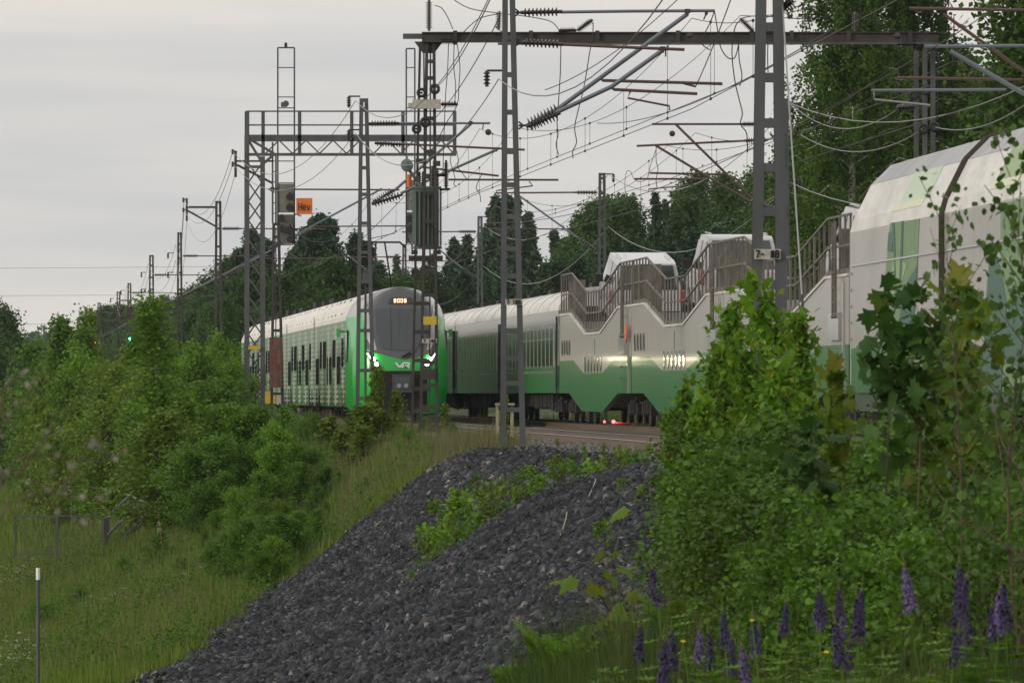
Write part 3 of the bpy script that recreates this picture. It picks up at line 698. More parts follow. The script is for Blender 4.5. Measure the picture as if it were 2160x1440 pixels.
for i in range(len(hs) - 1):
    for j in range(M): a = i * (M + 1) + j; fs.append((a, a + 1, a + M + 2, a + M + 1))
nose = MB(); nose.add(vs, [f for f in fs if hs[f[0] // (M + 1)] < 3.5])
cap = MB(); cap.add(vs, [f for f in fs if hs[f[0] // (M + 1)] >= 3.5])
# loft from nose edge back to the car section (left, right and over the top)
def ring(kind, tt):
    pts = []
    for sg in (-1, 1):
        seq = hs if sg < 0 else hs[::-1]
        for h in seq:
            if kind == 0: x = sg * wfront(h); pts.append((uf(x, h), x, h))
            else:
                hc = min(4.22, h if h < 3.9 else 3.9 + (h - 3.9) * .8); hc = max(.45, hc); xf = wfront(h); xc = wcar(hc)
                pts.append((u_side, sg * xc, hc))
    return pts
r0 = ring(0, 0); r1 = ring(1, 0); K = 7; rings = []
for k in range(K + 1):
    tt = k / K; ee = tt; rr = []
    for a, b_ in zip(r0, r1):
        bl = math.sin(ee * math.pi / 2)          # widens quickly behind the nose
        rr.append(fc.W(a[0] + (b_[0] - a[0]) * ee, 1.6 + a[1] + (b_[1] - a[1]) * bl, a[2] + (b_[2] - a[2]) * ee))
    rings.append(rr)
n = len(r0); base = [p for rr in rings for p in rr]
lower = MB(); upper = MB(); gl = MB()
fsl = []; 
for k in range(K):
    for j in range(n - 1):
        fsl.append((k * n + j, k * n + j + 1, (k + 1) * n + j + 1, (k + 1) * n + j))
hh = [p[2] for p in r0]
gl.add(base, [f for f in fsl if (hh[f[0] % n] + hh[f[1] % n]) / 2 < 3.3 - .0]); gl.build('nose_side', m_cgreen, tc_, smooth=50)
upper.add(base, [f for f in fsl if (hh[f[0] % n] + hh[f[1] % n]) / 2 >= 3.3]); upper.build('nose_roof', m_silver, tc_, smooth=50)
nose.build('nose', m_cgreen, tc_, smooth=50); cap.build('nose_cap', m_dome, tc_, smooth=50)
def cabpatch(name, m, poly, o, par=None, px=True, smooth=50):
    """poly in photo pixels on the cab front -> surface patch laid on the nose"""
    import bmesh
    pts = [((x - 839) / 66.1, (HZ - y) / 66.1 + .9) for x, y in poly] if px else poly
    bm = bmesh.new(); vv = [bm.verts.new((x, h, 0)) for x, h in pts]; f = bm.faces.new(vv)
    bmesh.ops.triangulate(bm, faces=[f])
    for _ in range(5):
        ed = [e for e in bm.edges if e.calc_length() > .16]
        if not ed: break
        bmesh.ops.subdivide_edges(bm, edges=ed, cuts=1); bmesh.ops.triangulate(bm, faces=[f for f in bm.faces if len(f.verts) > 3])
    for v in bm.verts:
        x, h = v.co.x, v.co.y; w_ = wfront(h); x = max(-w_ * .995, min(w_ * .995, x)); p = fc.W(uf(x, h) + o, 1.6 + x, h) - parent_origin(par or tc_); v.co = p
    bmesh.ops.recalc_face_normals(bm, faces=bm.faces)
    ext = bmesh.ops.extrude_face_region(bm, geom=bm.faces[:])
    for v in [g for g in ext['geom'] if isinstance(g, bmesh.types.BMVert)]: v.co -= fc.e * (o * .8)
    bmesh.ops.recalc_face_normals(bm, faces=bm.faces)
    me = bpy.data.meshes.new(name); bm.to_mesh(me); bm.free(); me.materials.append(m); me.shade_smooth(); me.set_sharp_from_angle(angle=R(smooth)); return link(name, me, par or tc_)
top_arc = [(779, 632), (790, 622), (805, 614), (822, 609), (839, 607.5), (856, 609), (873, 614), (888, 622), (899, 632)]
dome = cabpatch('front_dome', m_dome, [(760, 650)] + [(765, 640)] + top_arc + [(912, 640), (918, 650), (921, 700), (916, 738), (900, 746), (870, 754), (840, 758), (808, 750), (776, 742), (766, 736), (761, 700)], .012)
cabpatch('corner_panel', m_silver, [(759, 655), (770, 648), (778, 700), (787, 738), (778, 738), (764, 708)], .03)
cabpatch('corner_panel', m_silver, [(919, 655), (908, 648), (900, 700), (891, 738), (900, 738), (914, 708)], .03)
ws = cabpatch('windscreen', m_screen, [(784, 651), (894, 651), (893, 690), (886, 728), (872, 737), (839, 739), (805, 736), (793, 728), (786, 690)], .035)
cabpatch('sun_visor', m_pattern, [(786, 672), (893, 672), (893, 676), (786, 676)], .005, ws)if False else None
db = cabpatch('destination_display', m_black, [(812, 641), (818, 627), (861, 627), (867, 641)], .03)
lm = emis('warm_display_light', (1, .62, .4), 3)
seg = {'8': 'abcdefg', '0': 'abcdef', '6': 'acdefg'}
def digit(mb, ch, cx, cy, w_, h_, tk, put):
    S_ = {'a': (-w_, h_, w_, h_), 'g': (-w_, 0, w_, 0), 'd': (-w_, -h_, w_, -h_), 'b': (w_, 0, w_, h_), 'c': (w_, -h_, w_, 0), 'f': (-w_, 0, -w_, h_), 'e': (-w_, -h_, -w_, 0)}
    for s_ in seg[ch]:
        x0, y0, x1, y1 = S_[s_]; mb.bar(put(cx + x0, cy + y0), put(cx + x1, cy + y1), tk, tk)
q = MB()
for i, ch in enumerate('8008'): digit(q, ch, (837.5 - 839) / 66.1 + (i - 1.5) * .108, (HZ - 634) / 66.1 + .9, .028, .056, .012, lambda x, h: fc.W(uf(x, h) + .05, 1.6 + x, h))
q.build('display_digits', lm, db)
wh = mat('logo_white', (.75, .78, .8), .4)
lg = []   # V and R strokes, italic
def stroke(pts, wd, mb):
    for a, b_ in zip(pts[:-1], pts[1:]):
        mb.bar(*[fc.W(uf((x - 839) / 66.1, (HZ - y) / 66.1 + .9) + .03, 1.6 + (x - 839) / 66.1, (HZ - y) / 66.1 + .9) for x, y in (a, b_)], wd, .02, up=(0, 1, 0))
q = MB(); stroke([(826, 765), (834.5, 774.5), (843, 765.5)], .055, q); stroke([(843, 765.2), (854, 765.2), (855.5, 768.5), (852, 770.2), (846, 770.2)], .05, q); stroke([(849, 770), (855, 775.3)], .055, q); stroke([(843.2, 770.5), (839.5, 775.3)], .05, q)
q.build('company_logo', wh, tc_)
for sg in (-1, 1):
    X_ = lambda x: 839 + sg * (x - 839)
    hh_ = cabpatch('headlight', m_black, [(X_(914), 742), (X_(905), 741), (X_(893), 758), (X_(882), 776), (X_(893), 775), (X_(903), 768)], .03)
    le = emis('headlight_beam', (1, .80, .55), 110)
    def lamp(x, y, r_, nm, mm):
        q = MB(); xx = sg * (x - 839) / 66.1; h = (HZ - y) / 66.1 + .9; c = fc.W(uf(xx, h) + .05, 1.6 + xx, h); q.lathe(c - fc.e * .02, c + fc.e * .02, [(0, r_ * .9), (.7, r_), (1, r_ * .6)], 14); q.build(nm, mm, hh_)
    lamp(898.5, 757, .065, 'main_lamp', le); lamp(892, 768, .06, 'dipped_lamp', emis('side_lamp_glow', (1, .8, .55), 25))
    q = MB(); q.bar(*[fc.W(uf(sg * (x - 839) / 66.1, (HZ - y) / 66.1 + .9) + .045, 1.6 + sg * (x - 839) / 66.1, (HZ - y) / 66.1 + .9) for x, y in ((911, 745), (897, 766))], .03, .03); q.build('light_strip', emis('daylight_strip', (1, .9, .75), 6), hh_)
    q = MB(); q.bar(fc.W(Lc - 4.6, 1.6 + sg * 1.62, 2.9), fc.W(Lc - 4.6, 1.6 + sg * 1.82, 2.9), .07); q.bar(fc.W(Lc - 4.6, 1.6 + sg * 1.82, 2.98), fc.W(Lc - 4.6, 1.6 + sg * 1.82, 2.72), .12, .16); q.build('side_camera', m_cgreen, tc_)
    q = MB(); v = 1.6 + sg * 1.603
    q.prism([fc.W(Lc - 4.0, v, 1.9), fc.W(Lc - 3.0, v - sg * .0, 1.9), fc.W(Lc - 3.1, v - sg * .0, 2.9), fc.W(Lc - 4.0, v, 3.0)], fc.l * (sg * .02)); q.build('side_window', m_glass, tc_)
cabpatch('coupler_recess', m_under, [(793, 782), (886, 782), (893, 790), (893, 868), (793, 868), (789, 800)], .02)
q = MB(); fc.box(q, Lc - .1, Lc + .28, 1.6 - .32, 1.6 + .32, .92, 1.5); cb = q.build('coupler_cover', m_dome, tc_)
q = MB(); fc.box(q, Lc + .27, Lc + .3, 1.6 - .24, 1.6 + .24, 1.05, 1.42); q.build('coupler_face', mat('dusty_glass_cover', (.07, .085, .10), .3), cb)
q = MB()
for x in (-.1, .12): q.lathe(fc.W(Lc + .29, 1.6 + x, 1.14), fc.W(Lc + .33, 1.6 + x, 1.14), [(0, .07), (1, .07)], 12)
q.build('socket', m_silver, cb)
q = MB(); q.prism([fc.W(Lc - .5, .5, .2), fc.W(Lc - .05, 1.1, .2), fc.W(Lc - .05, 2.1, .2), fc.W(Lc - .5, 2.7, .2)], Vector((0, 0, .35))); q.build('snow_plough', m_under, tc_)
q = MB(); f_ = lambda x, y, o=.07: fc.W(uf((x - 839) / 66.1, (HZ - y) / 66.1 + .9) + o, 1.6 + (x - 839) / 66.1, (HZ - y) / 66.1 + .9)
q.path([f_(846, 756), f_(868, 741), f_(878, 725)], .018, 5); q.path([f_(840, 752), f_(858, 742)], .03, 5); q.build('windscreen_wiper', m_rubber, tc_)
q = MB(); q.path([f_(817, 648, .05), f_(817, 690, .05), f_(818, 738, .05)], .008, 4); q.path([fc.W(Lc - 1.2, 1.4, 4.28), fc.W(Lc - 1.2, 1.4, 4.5)], .012, 4); q.path([fc.W(Lc - 1.6, 1.9, 4.26), fc.W(Lc - 1.6, 1.9, 4.46)], .012, 4); q.build('antenna', m_under, tc_)
# ------------------------------------------------------------------ line-side steelwork
m_galv = mat('galvanised_steel', (.085, .09, .097), .6, .25, var=.25, vscale=3, stretch=(1, 1, .3))
m_dsteel = mat('brown_weathered_steel', (.052, .045, .042), .7, .3, var=.3, vscale=3)
m_tube = mat('grey_tube', (.16, .18, .21), .45, .5)
m_rtube = mat('rusty_tube', (.11, .065, .055), .6, .3)
m_ins = mat('brown_porcelain', (.03, .018, .018), .25, coat=.4)
m_wire = mat('bare_copper_wire', (.07, .06, .055), .55, .5)
m_alu = mat('aluminium_conductor', (.3, .3, .3), .45, .6)
m_cable = mat('black_cable', (.012, .012, .014), .6)
m_plate = mat('pale_number_plate', (.42, .4, .35), .6, var=.2, vscale=20)
m_tank = mat('grey_green_tank_paint', (.13, .19, .165), .45, var=.12, vscale=3, dirt=(.12, .1, .07), dirt_amt=.4, dirt_scale=(4, 4, .7))
m_conc = mat('concrete', (.33, .32, .29), .9, var=.25, vscale=3, bump=.3, dirt=(.14, .13, .1), dirt_amt=.6, dirt_scale=(3, 3, 1))
m_weight = mat('rusty_cast_weights', (.13, .05, .04), .8, var=.3, vscale=6)
m_sigback = mat('signal_housing_grey', (.15, .15, .13), .6, var=.25, vscale=4)
def hmast(name, label, cat, D, base, top, rungs, leg=.09, dep=.16, rung=.09, group='lattice masts beside the tracks', mt=None, cap=True):
    """base/top: (px left outer, px right outer, py)"""
    mt = mt or m_galv; bl, br, by = base; tl, tr, ty = top
    zb = (HZ - by) * D / F
    cx_ = (bl + br) / 2
    t = thing(name, label, cat, P(cx_, by, D), group); hl = leg / 2 * F / D
    for a, b_ in ((bl + hl, tl + hl), (br - hl, tr - hl)):
        q = MB(); p0 = P(a, by, D) - Vector((0, 0, .25)); p1 = P(b_, ty, D)
        q.bar(p0, p1, leg, dep, up=(0, 1, 0))
        for s_ in (-1, 1): q.bar(p0 + Vector((0, s_ * dep * .52, 0)), p1 + Vector((0, s_ * dep * .52, 0)), leg * 1.18, .012, up=(0, 1, 0))
        q.build('leg', mt, t)
    for ry in list(rungs) + ([ty + rung * .5 * F / D] if cap else []):
        k = (ry - ty) / (by - ty); l_ = tl + (bl - tl) * k + hl; r_2 = tr + (br - tr) * k - hl
        q = MB(); z = (HZ - ry) * D / F
        for s_ in (-1, 1): q.bar(P(l_, ry, D) + Vector((0, s_ * dep * .5, 0)), P(r_2, ry, D) + Vector((0, s_ * dep * .5, 0)), .012, rung)
        q.bar(P(l_, ry, D), P(r_2, ry, D), .05, rung * .7)
        q.build('batten_plate', mt, t)
    return t
GLY = {'7': [[(0, 1), (1, 1), (.35, 0)]], '-': [[(.1, .5), (.9, .5)]], '1': [[(.2, .75), (.55, 1), (.55, 0)]], '8': [[(.5, .52), (.1, .75), (.5, 1), (.9, .75), (.5, .52), (.05, .25), (.5, 0), (.95, .25), (.5, .52)]],
       'B': [[(.05, 0), (.05, 1), (.7, .98), (.85, .76), (.7, .54), (.05, .52)], [(.7, .5), (.95, .26), (.75, .02), (.05, 0)]], 'H': [[(0, 0), (0, 1)], [(1, 0), (1, 1)], [(0, .5), (1, .5)]],
       'e': [[(.05, .36), (.85, .36), (.8, .6), (.45, .72), (.08, .5), (.08, .2), (.4, 0), (.85, .1)]], 'v': [[(0, .7), (.45, 0), (.9, .7)]]}
def text(name, s, mt, parent, px0, px1, py0, py1, D, wd, asp=.72):
    q = MB(); n = len(s); cw = (px1 - px0) / n
    for i, ch in enumerate(s):
        if ch == ' ': continue
        for st in GLY[ch]:
            pts = [P(px0 + cw * (i + .12 + .76 * x), py1 - (py1 - py0) * y, D) for x, y in st]
            for a, b_ in zip(pts[:-1], pts[1:]): q.bar(a, b_, wd, .006, up=(0, 1, 0))
    return q.build(name, mt, parent)
def plate(parent, px0, px1, py, D, s, h=.11, mt=None, nm='number_plate'):
    q = MB(); hh_ = h / 2 * F / D; q.box(P((px0 + px1) / 2, py, D), ((px1 - px0) / 2 * D / F, .008, h / 2)); o = q.build(nm, mt or m_plate, parent)
    if s: text('digits', s, m_cable, o, px0 + 2, px1 - 2, py - hh_ * .7, py + hh_ * .7, D - .02, .018)
    return o
def clampbit(q, p, s=.05):
    q.box(p, (s, s, s * .8)); q.box(p + Vector((0, 0, -s)), (s * .5, s * 1.3, s * .5))
def cant_arm(parent, pts, D, mt, r=.028, ins=None, nm='cantilever_tube'):
    """pts px,py ; ins: (px,py,px,py) insulator between mast and tube"""
    q = MB(); q.path([P(x, y, D) for x, y in pts], r, 7); o = q.build(nm, mt, parent, smooth=60)
    if ins:
        q = MB(); insulator(q, P(ins[0], ins[1], D), P(ins[2], ins[3], D), ins[4] if len(ins) > 4 else .095, 9); q.build('insulator', m_ins, o)
    return o
def gen_cant(parent, X0, D, Xt, dirn, lev=0.0, small=False):
    """a whole cantilever computed from mast and track positions"""
    z1, z2, z3 = 7.07 + lev, 4.97 + lev * .5, 5.85 + lev * .4; s_ = dirn
    xm = X0 + s_ * .16; q = MB()
    q.path([Vector((xm + s_ * .75, D, z1)), Vector((Xt + s_ * .9, D, z1 - .02))], .03, 5)
    o = q.build('top_tube', m_rtube, parent)
    q = MB(); insulator(q, (xm, D, z1), (xm + s_ * .8, D, z1), .09, 7); q.build('insulator', m_ins, o)
    a = Vector((xm, D, z2)); b_ = Vector((Xt + s_ * .25, D, z1)); q = MB(); q.path([a.lerp(b_, .2), b_], .035, 5); clampbit(q, b_); o = q.build('bracket_tube', m_tube, parent)
    q = MB(); insulator(q, a, a.lerp(b_, .24), .09, 7); q.build('insulator', m_ins, o)
    k = (z3 - z2) / (z1 - z2); p = a.lerp(b_, k * .92); q = MB(); q.path([p, Vector((Xt + s_ * 1.25, D, z3 - .05))], .024, 5)
    e_ = Vector((Xt + s_ * .75, D, z3 - .05)); q.path([e_, e_ + Vector((0, 0, -.25)), Vector((Xt - s_ * .1, D, 5.36))], .014, 4)
    q.build('steady_arm', m_rtube, parent)
def side_insulators(parent, X, D, zs, s_):
    for z in zs:
        q = MB(); q.bar(Vector((X, D, z + .12)), Vector((X + s_ * .3, D, z + .12)), .04); insulator(q, Vector((X + s_ * .3, D, z + .12)), Vector((X + s_ * .3, D, z - .18)), .07, 4); q.build('line_insulator', m_ins, parent)
# ---- left row -----------------------------------------------------------------
M1 = hmast('catenary_mast', 'thick grey lattice mast, nearest the camera, right of centre with a pale number plate', 'mast', 82, (1580, 1661, 1041), (1603, 1646, -500),
           [-240, -140, -40, 58, 164, 260, 354, 447, 600, 700, 800, 900], leg=.098, dep=.17, rung=.1)
plate(M1, 1591, 1647, 536, 81.85, '7- 8B')
gen_cant(M1, 2.95, 82, 6.5, 1)
q = MB(); insulator(q, P(1650, 18, 82), P(1672, 0, 82), .1, 4); q.path([P(1640, 25, 82), P(1652, 17, 82)], .04, 6); q.build('insulator', m_ins, M1)
M2 = hmast('catenary_mast', 'tall grey lattice mast in the middle, standing in front of the coaches', 'mast', 139, (1056, 1108, 908), (1061, 1083, -120),
           [-40, 80, 158, 237, 320, 390, 457, 525, 582, 697, 756, 808, 864], leg=.09)
plate(M2, 1066, 1101, 637, 138.85, '7 18B')
for s_ in (1,):
    D = 139
    def lug(x0, y0, x1): 
        q = MB(); q.bar(P(x0, y0, D), P(x1, y0, D), .05, .04); q.bar(P(x0, y0 - 8, D), P(x0 + 8, y0 - 2, D), .03); q.bar(P(x0, y0 + 8, D), P(x0 + 8, y0 + 2, D), .03); q.build('hinge', m_dsteel, M2)
    lug(1086, 27, 1102); lug(1087, 90, 1104); lug(1094, 265, 1112)
    o = cant_arm(M2, [(1183, 26), (1330, 24), (1508, 23)], D, m_tube, .03, (1098, 27, 1186, 25, .085)); 
    q = MB(); clampbit(q, P(1450, 24, D)); clampbit(q, P(1490, 28, D), .03); q.path([P(1490, 28, D), P(1484, 42, D)], .015, 5); q.build('clamp', m_dsteel, o)
    o = cant_arm(M2, [(1186, 94), (1300, 99), (1444, 105)], 138.2, m_rtube, .03, (1100, 90, 1188, 94, .085))
    q = MB(); clampbit(q, P(1398, 103, 138.2)); q.path([P(1404, 104, 138.2), P(1404, 120, 138.2)], .015, 5); q.build('clamp', m_dsteel, o)
    o = cant_arm(M2, [(1168, 236), (1268, 163), (1450, 30)], D, m_tube, .042, (1110, 266, 1184, 226, .12), 'bracket_tube')
    o = cant_arm(M2, [(1168, 240), (1290, 183), (1398, 106)], 138.2, m_tube, .042, (1110, 268, 1182, 238, .12), 'bracket_tube')
    cant_arm(M2, [(1268, 166), (1272, 170), (1524, 177)], D, m_rtube, .03, None, 'steady_arm')
    cant_arm(M2, [(1290, 184), (1295, 189), (1471, 198)], 138.2, m_rtube, .03, None, 'steady_arm')
    o = cant_arm(M2, [(1330, 192), (1324, 207), (1412, 224), (1412, 233)], 138.2, m_rtube, .02, None, 'steady_arm')
    o = cant_arm(M2, [(1440, 172), (1444, 177), (1468, 183)], D, m_rtube, .02, None, 'steady_arm')
side_insulators(M2, P(1061, 0, 139).x, 139, [7.6, 5.86], -1)
M3 = hmast('catenary_mast', 'grey lattice mast crossing the left side of the green cab', 'mast', 197, (750, 792, 880), (759, 776, 208),
           [230, 354, 410, 471, 532, 594, 655, 697, 781, 840], leg=.085)
D = 197
o = cant_arm(M3, [(838, 260), (1034, 260)], D, m_tube, .03, (778, 261, 842, 260, .085)); q = MB(); clampbit(q, P(993, 259, D)); q.path([P(1020, 260, D), P(1018, 273, D)], .015, 4); q.build('clamp', m_dsteel, o)
o = cant_arm(M3, [(850, 304), (1107, 316)], D - .6, m_rtube, .03, (790, 302, 852, 305, .085)); q = MB(); clampbit(q, P(1047, 314, D)); q.build('clamp', m_dsteel, o)
cant_arm(M3, [(828, 405), (993, 262)], D, m_tube, .036, (784, 430, 832, 400, .11), 'bracket_tube')
cant_arm(M3, [(845, 408), (930, 368), (1047, 316)], D - .6, m_tube, .036, (784, 431, 850, 410, .11), 'bracket_tube')
cant_arm(M3, [(885, 352), (1052, 371)], D, m_rtube, .028, None, 'steady_arm'); cant_arm(M3, [(946, 379), (1178, 379.5)], D - .6, m_rtube, .028, None, 'steady_arm')
cant_arm(M3, [(1116, 383), (1124, 392), (1048, 402), (1046, 408)], D - .6, m_rtube, .018, None, 'steady_arm')
side_insulators(M3, P(760, 0, 197).x, 197, [7.68, 6.8], -1)
q = MB(); q.path([P(771, 862, 197), P(771, 598, 197)], .03, 6); q.box(P(771, 585, 197), (.1, .06, .12)); q.build('weight_guide', m_galv, M3)
# far masts on the left: (px centre, D, top, label, bracket arm)
def crossarm(t, D, x0, y0, x1, y1, arm, xs):
    q = MB(); q.bar(P(x0, y0, D), P(x0, y1, D), .09); q.bar(P(x0, arm, D), P(x1, arm, D), .09); q.bar(P(x0 + 1, arm + 7, D), P(x1, arm + 7 + (x1 - x0) * .55, D), .08); q.build('feeder_crossarm', m_dsteel, t)
    for y in xs: q = MB(); insulator(q, P(x0 - 7, y - 4, D), P(x0 - 7, y + 6, D), .075, 4); q.bar(P(x0 - 7, y, D), P(x0, y, D), .04); q.build('line_insulator', m_ins, t)
far = [(460.5, 322, 424, 'weathered lattice mast with a sideways feeder arm, left of the gantry', 8, [455, 482, 520, 548, 580, 612, 660, 700]),
       (379, 386, 490, 'lattice mast, second left of the gantry, in a receding row', 6, [515, 545, 575, 610, 650, 690]),
       (319.5, 448, 538, 'lattice mast rising behind the tall birch at left', 6, [560, 585, 610, 640]),
       (273, 527, 597, 'small distant lattice mast, right one of a close pair', 5, [615, 640, 670]),
       (250, 571, 615, 'small distant lattice mast, left one of a close pair', 5, [630, 655, 680]),
       (209, 660, 638, 'very small distant lattice mast above the birch tops', 4, [650, 670]),
       (193, 730, 652, 'smallest farthest lattice mast in the left row', 4, [665, 685])]
for i, (x, D, ty, lab, hw_, rg) in enumerate(far):
    X0 = (x - 1080) * D / F; by = HZ + 1.2 * F / D
    t = hmast('catenary_mast', lab, 'mast', D, (x - hw_ - 1.5, x + hw_ + 1.5, by), (x - hw_ * .75, x + hw_ * .75, ty), rg, leg=.085, mt=m_dsteel)
    Xt = float(CL(D)); gen_cant(t, X0, D, Xt, 1, lev=0.0)
    if i == 0: crossarm(t, D, 394, 418, 456, 466, 437, [421, 442])
    else: side_insulators(t, X0 - .3, D, [7.1, 6.1], -1)
# right row (masts beyond the far track)
for x, D, ty, lab, hw_, rg in [(1656, 200, 213, 'thin lattice mast hidden half behind the thick near mast', 7, [300, 360, 430, 500, 560]),
       (1270, 264, 365, 'lattice mast behind the white van, arm pointing left', 7, [376, 408, 440, 478, 520, 560]),
       (1012.5, 328, 456, 'lattice mast rising behind the grey coach roof', 5, [480, 515, 550, 590]),
       (853, 389, 515, 'faint lattice mast behind the green cab roof', 4, [540, 570, 600]),
       (728, 454, 560, 'faint lattice mast against the forest, right of the spruce', 4, [585, 610]),
       (657, 534, 600, 'faintest lattice mast above the green train roof', 4, [620, 640])]:
    X0 = (x - 1080) * D / F; by = HZ + 1.15 * F / D
    t = hmast('catenary_mast', lab, 'mast', D, (x - hw_ - 4, x + hw_ + 4, by), (x - hw_, x + hw_, ty), rg, leg=.085)
    Xt = float(CR(D))
    if D == 200:
        for ya, xb, ins in ((262, 1375, 1), (297, 1343, 1)):
            o = cant_arm(t, [(1592, ya), (xb, ya + (0 if ya == 262 else 12))], D - (ya == 297) * .6, m_rtube, .03, (1564, ya, 1594, ya, .08)) if ya == 262 else cant_arm(t, [(1574, ya), (xb, ya + 11)], D - .6, m_rtube, .03, (1570, ya, 1620, ya - 2, .08))
        cant_arm(t, [(1425, 262), (1528, 363), (1592, 425)], D, m_rtube, .034, (1590, 423, 1650, 450, .1), 'bracket_tube')
        cant_arm(t, [(1383, 307), (1488, 370), (1582, 425)], D - .6, m_rtube, .034, (1580, 424, 1625, 440, .1), 'bracket_tube')
        cant_arm(t, [(1370, 365), (1528, 368)], D, m_rtube, .028, None, 'steady_arm'); cant_arm(t, [(1338, 377.5), (1488, 377.5)], D - .6, m_rtube, .028, None, 'steady_arm')
        cant_arm(t, [(1458, 380), (1463, 390), (1368, 399), (1368, 405)], D - .6, m_rtube, .018, None, 'steady_arm')
    else: gen_cant(t, X0, D, Xt, -1)
    side_insulators(t, X0 + .1, D, [7.6, 5.6], 1)
# mast outside the right edge whose arms reach into view
t = hmast('catenary_mast', 'right-edge mast whose tubular arms reach in above the tall closed wagons', 'mast', 139, (2470, 2530, 960), (2480, 2515, -100), [0, 100, 200, 300, 400], leg=.09)
D = 139
cant_arm(t, [(1918, 18), (2440, 26)], D, m_rtube, .03, (2440, 26, 2485, 26)); cant_arm(t, [(1990, 30), (2160, 152), (2380, 310)], D, m_rtube, .034, (2378, 309, 2478, 385), 'bracket_tube')
cant_arm(t, [(1950, 98), (2440, 95)], D - .7, m_tube, .032, (2440, 95, 2485, 95)); cant_arm(t, [(2004, 108), (2160, 198), (2380, 325)], D - .7, m_tube, .045, (2378, 324, 2478, 385), 'bracket_tube')
cant_arm(t, [(1892, 164), (2158, 169)], D, m_rtube, .028, None, 'steady_arm'); cant_arm(t, [(1838, 191), (2122, 189)], D - .7, m_tube, .028, None, 'steady_arm')
cant_arm(t, [(1843, 192), (1844, 210), (1962, 222)], D - .7, m_alu, .02, None, 'steady_arm')
# ---- transformer pole and portal beam ----------------------------------------------------
D = 180
tp = hmast('transformer_pole', 'dark steel pole carrying the green transformer, in front of the cab right side', 'transformer pole', D, (884, 925, 915), (898, 918, 75),
           [130, 165, 250, 320, 407, 467, 522, 571, 622, 764, 813, 858, 907], leg=.062, dep=.12, mt=m_dsteel, group=None)
for a, b_, y0, y1, dd in ((869, 886, 912, 95, 1.4), (906, 908, 914, 95, 1.4), (896, 894, 560, 95, .7)):
    q = MB(); q.bar(P(a, y0, D + dd), P(b_, y1, D + dd), .06 if a < 900 and dd > 1 else .035, .1 if dd > 1 else .05, up=(0, 1, 0)); q.build('rear_leg', m_dsteel, tp)
for ry in (546, 575, 640, 700, 760, 820, 866):
    q = MB(); k = (ry - 95) / 817; q.bar(P(886 - 17 * k, ry, D + 1.3), P(907, ry, D + 1.3), .02, .09); q.build('batten_plate', m_dsteel, tp)
for a in (869, 884, 925):
    q = MB(); q.prism([P(a - 7, 914, D), P(a + 6, 914, D), P(a + 2, 898, D), P(a - 1, 898, D)], Vector((0, .15, 0))); q.build('foot_bracket', m_dsteel, tp)
plate(tp, 893, 921, 676, D - .12, '', .2, m_yellow, 'yellow_plate'); plate(tp, 890, 922, 719, D - .12, '7 18B', .1)
q = MB(); q.box(P(905, 789, D), (.17, .12, .13)); q.build('junction_box', m_dsteel, tp)
q = MB(); q.bar(P(862, 545, D + .5), P(934, 545, D + .5), .3, .13); q.bar(P(868, 532, D + .5), P(881, 532, D + .5), .25, .1); q.bar(P(914, 532, D + .5), P(930, 532, D + .5), .25, .1); q.build('platform_beam', m_dsteel, tp)
fd = MB(); c = P(910, 926, D); fd.box(c + Vector((0, .6, -.1)), (.4, .95, .24)); o = fd.build('concrete_foundation', m_conc, tp)
tr = thing('transformer', 'grey-green oil transformer with round expansion drum, mounted on the steel pole', 'transformer', P(901, 522, D + .6))
q = MB(); q.box(P(902, 459, D + .6), (.27, .3, .70)); q.build('tank', m_tank, tr)
q = MB()
for i in range(7): q.box(P(876 + i * 9, 460, D + .25), (.018, .1, .66))
for i in range(2): q.box(P(876 + i * 53, 460, D + .6), (.02, .26, .66))
for i in range(5): q.box(P(875, 460, D + .4 + i * .1), (.06, .012, .64))
q.build('cooling_fins', m_tank, tr)
q = MB(); q.box(P(902, 396, D + .6), (.33, .34, .025)); q.box(P(902, 522, D + .6), (.34, .34, .03)); q.build('flange', m_tank, tr)
q = MB(); c = P(858, 348, D + .35); q.lathe(c, c + Vector((0, .7, 0)), [(0, .10), (.02, .148), (.98, .148), (1, .1)], 20); q.lathe(c - Vector((0, .03, 0)), c, [(0, .04), (1, .05)], 12); dr = q.build('expansion_drum', m_tank, tr, smooth=40)
q = MB(); q.path([P(864, 360, D + .5), P(890, 396, D + .5)], .04, 7); q.path([P(858, 338, D + .6), P(858, 330, D + .6)], .03, 6); q.build('drum_pipe', m_tank, tr)
q = MB(); c = P(863, 395, D + .5); q.lathe(c, P(863, 368, D + .5), [(0, .06), (1, .06)], 12); q.build('breather', m_orange, tr)
for x in (884, 893, 912, 922):
    q = MB(); insulator(q, P(x, 395, D + .6), P(x, 350 + (x % 3) * 6, D + .6), .055, 6); q.build('bushing', m_ins, tr)
q = MB(); insulator(q, P(941, 398, D + .2), P(941, 338, D + .2), .065, 13, .03); q.path([P(928, 400, D + .4), P(948, 399, D + .2)], .03, 5); q.path([P(916, 368, D + .3), P(938, 370, D + .2)], .04, 6); q.build('surge_arrester', m_ins, tr)
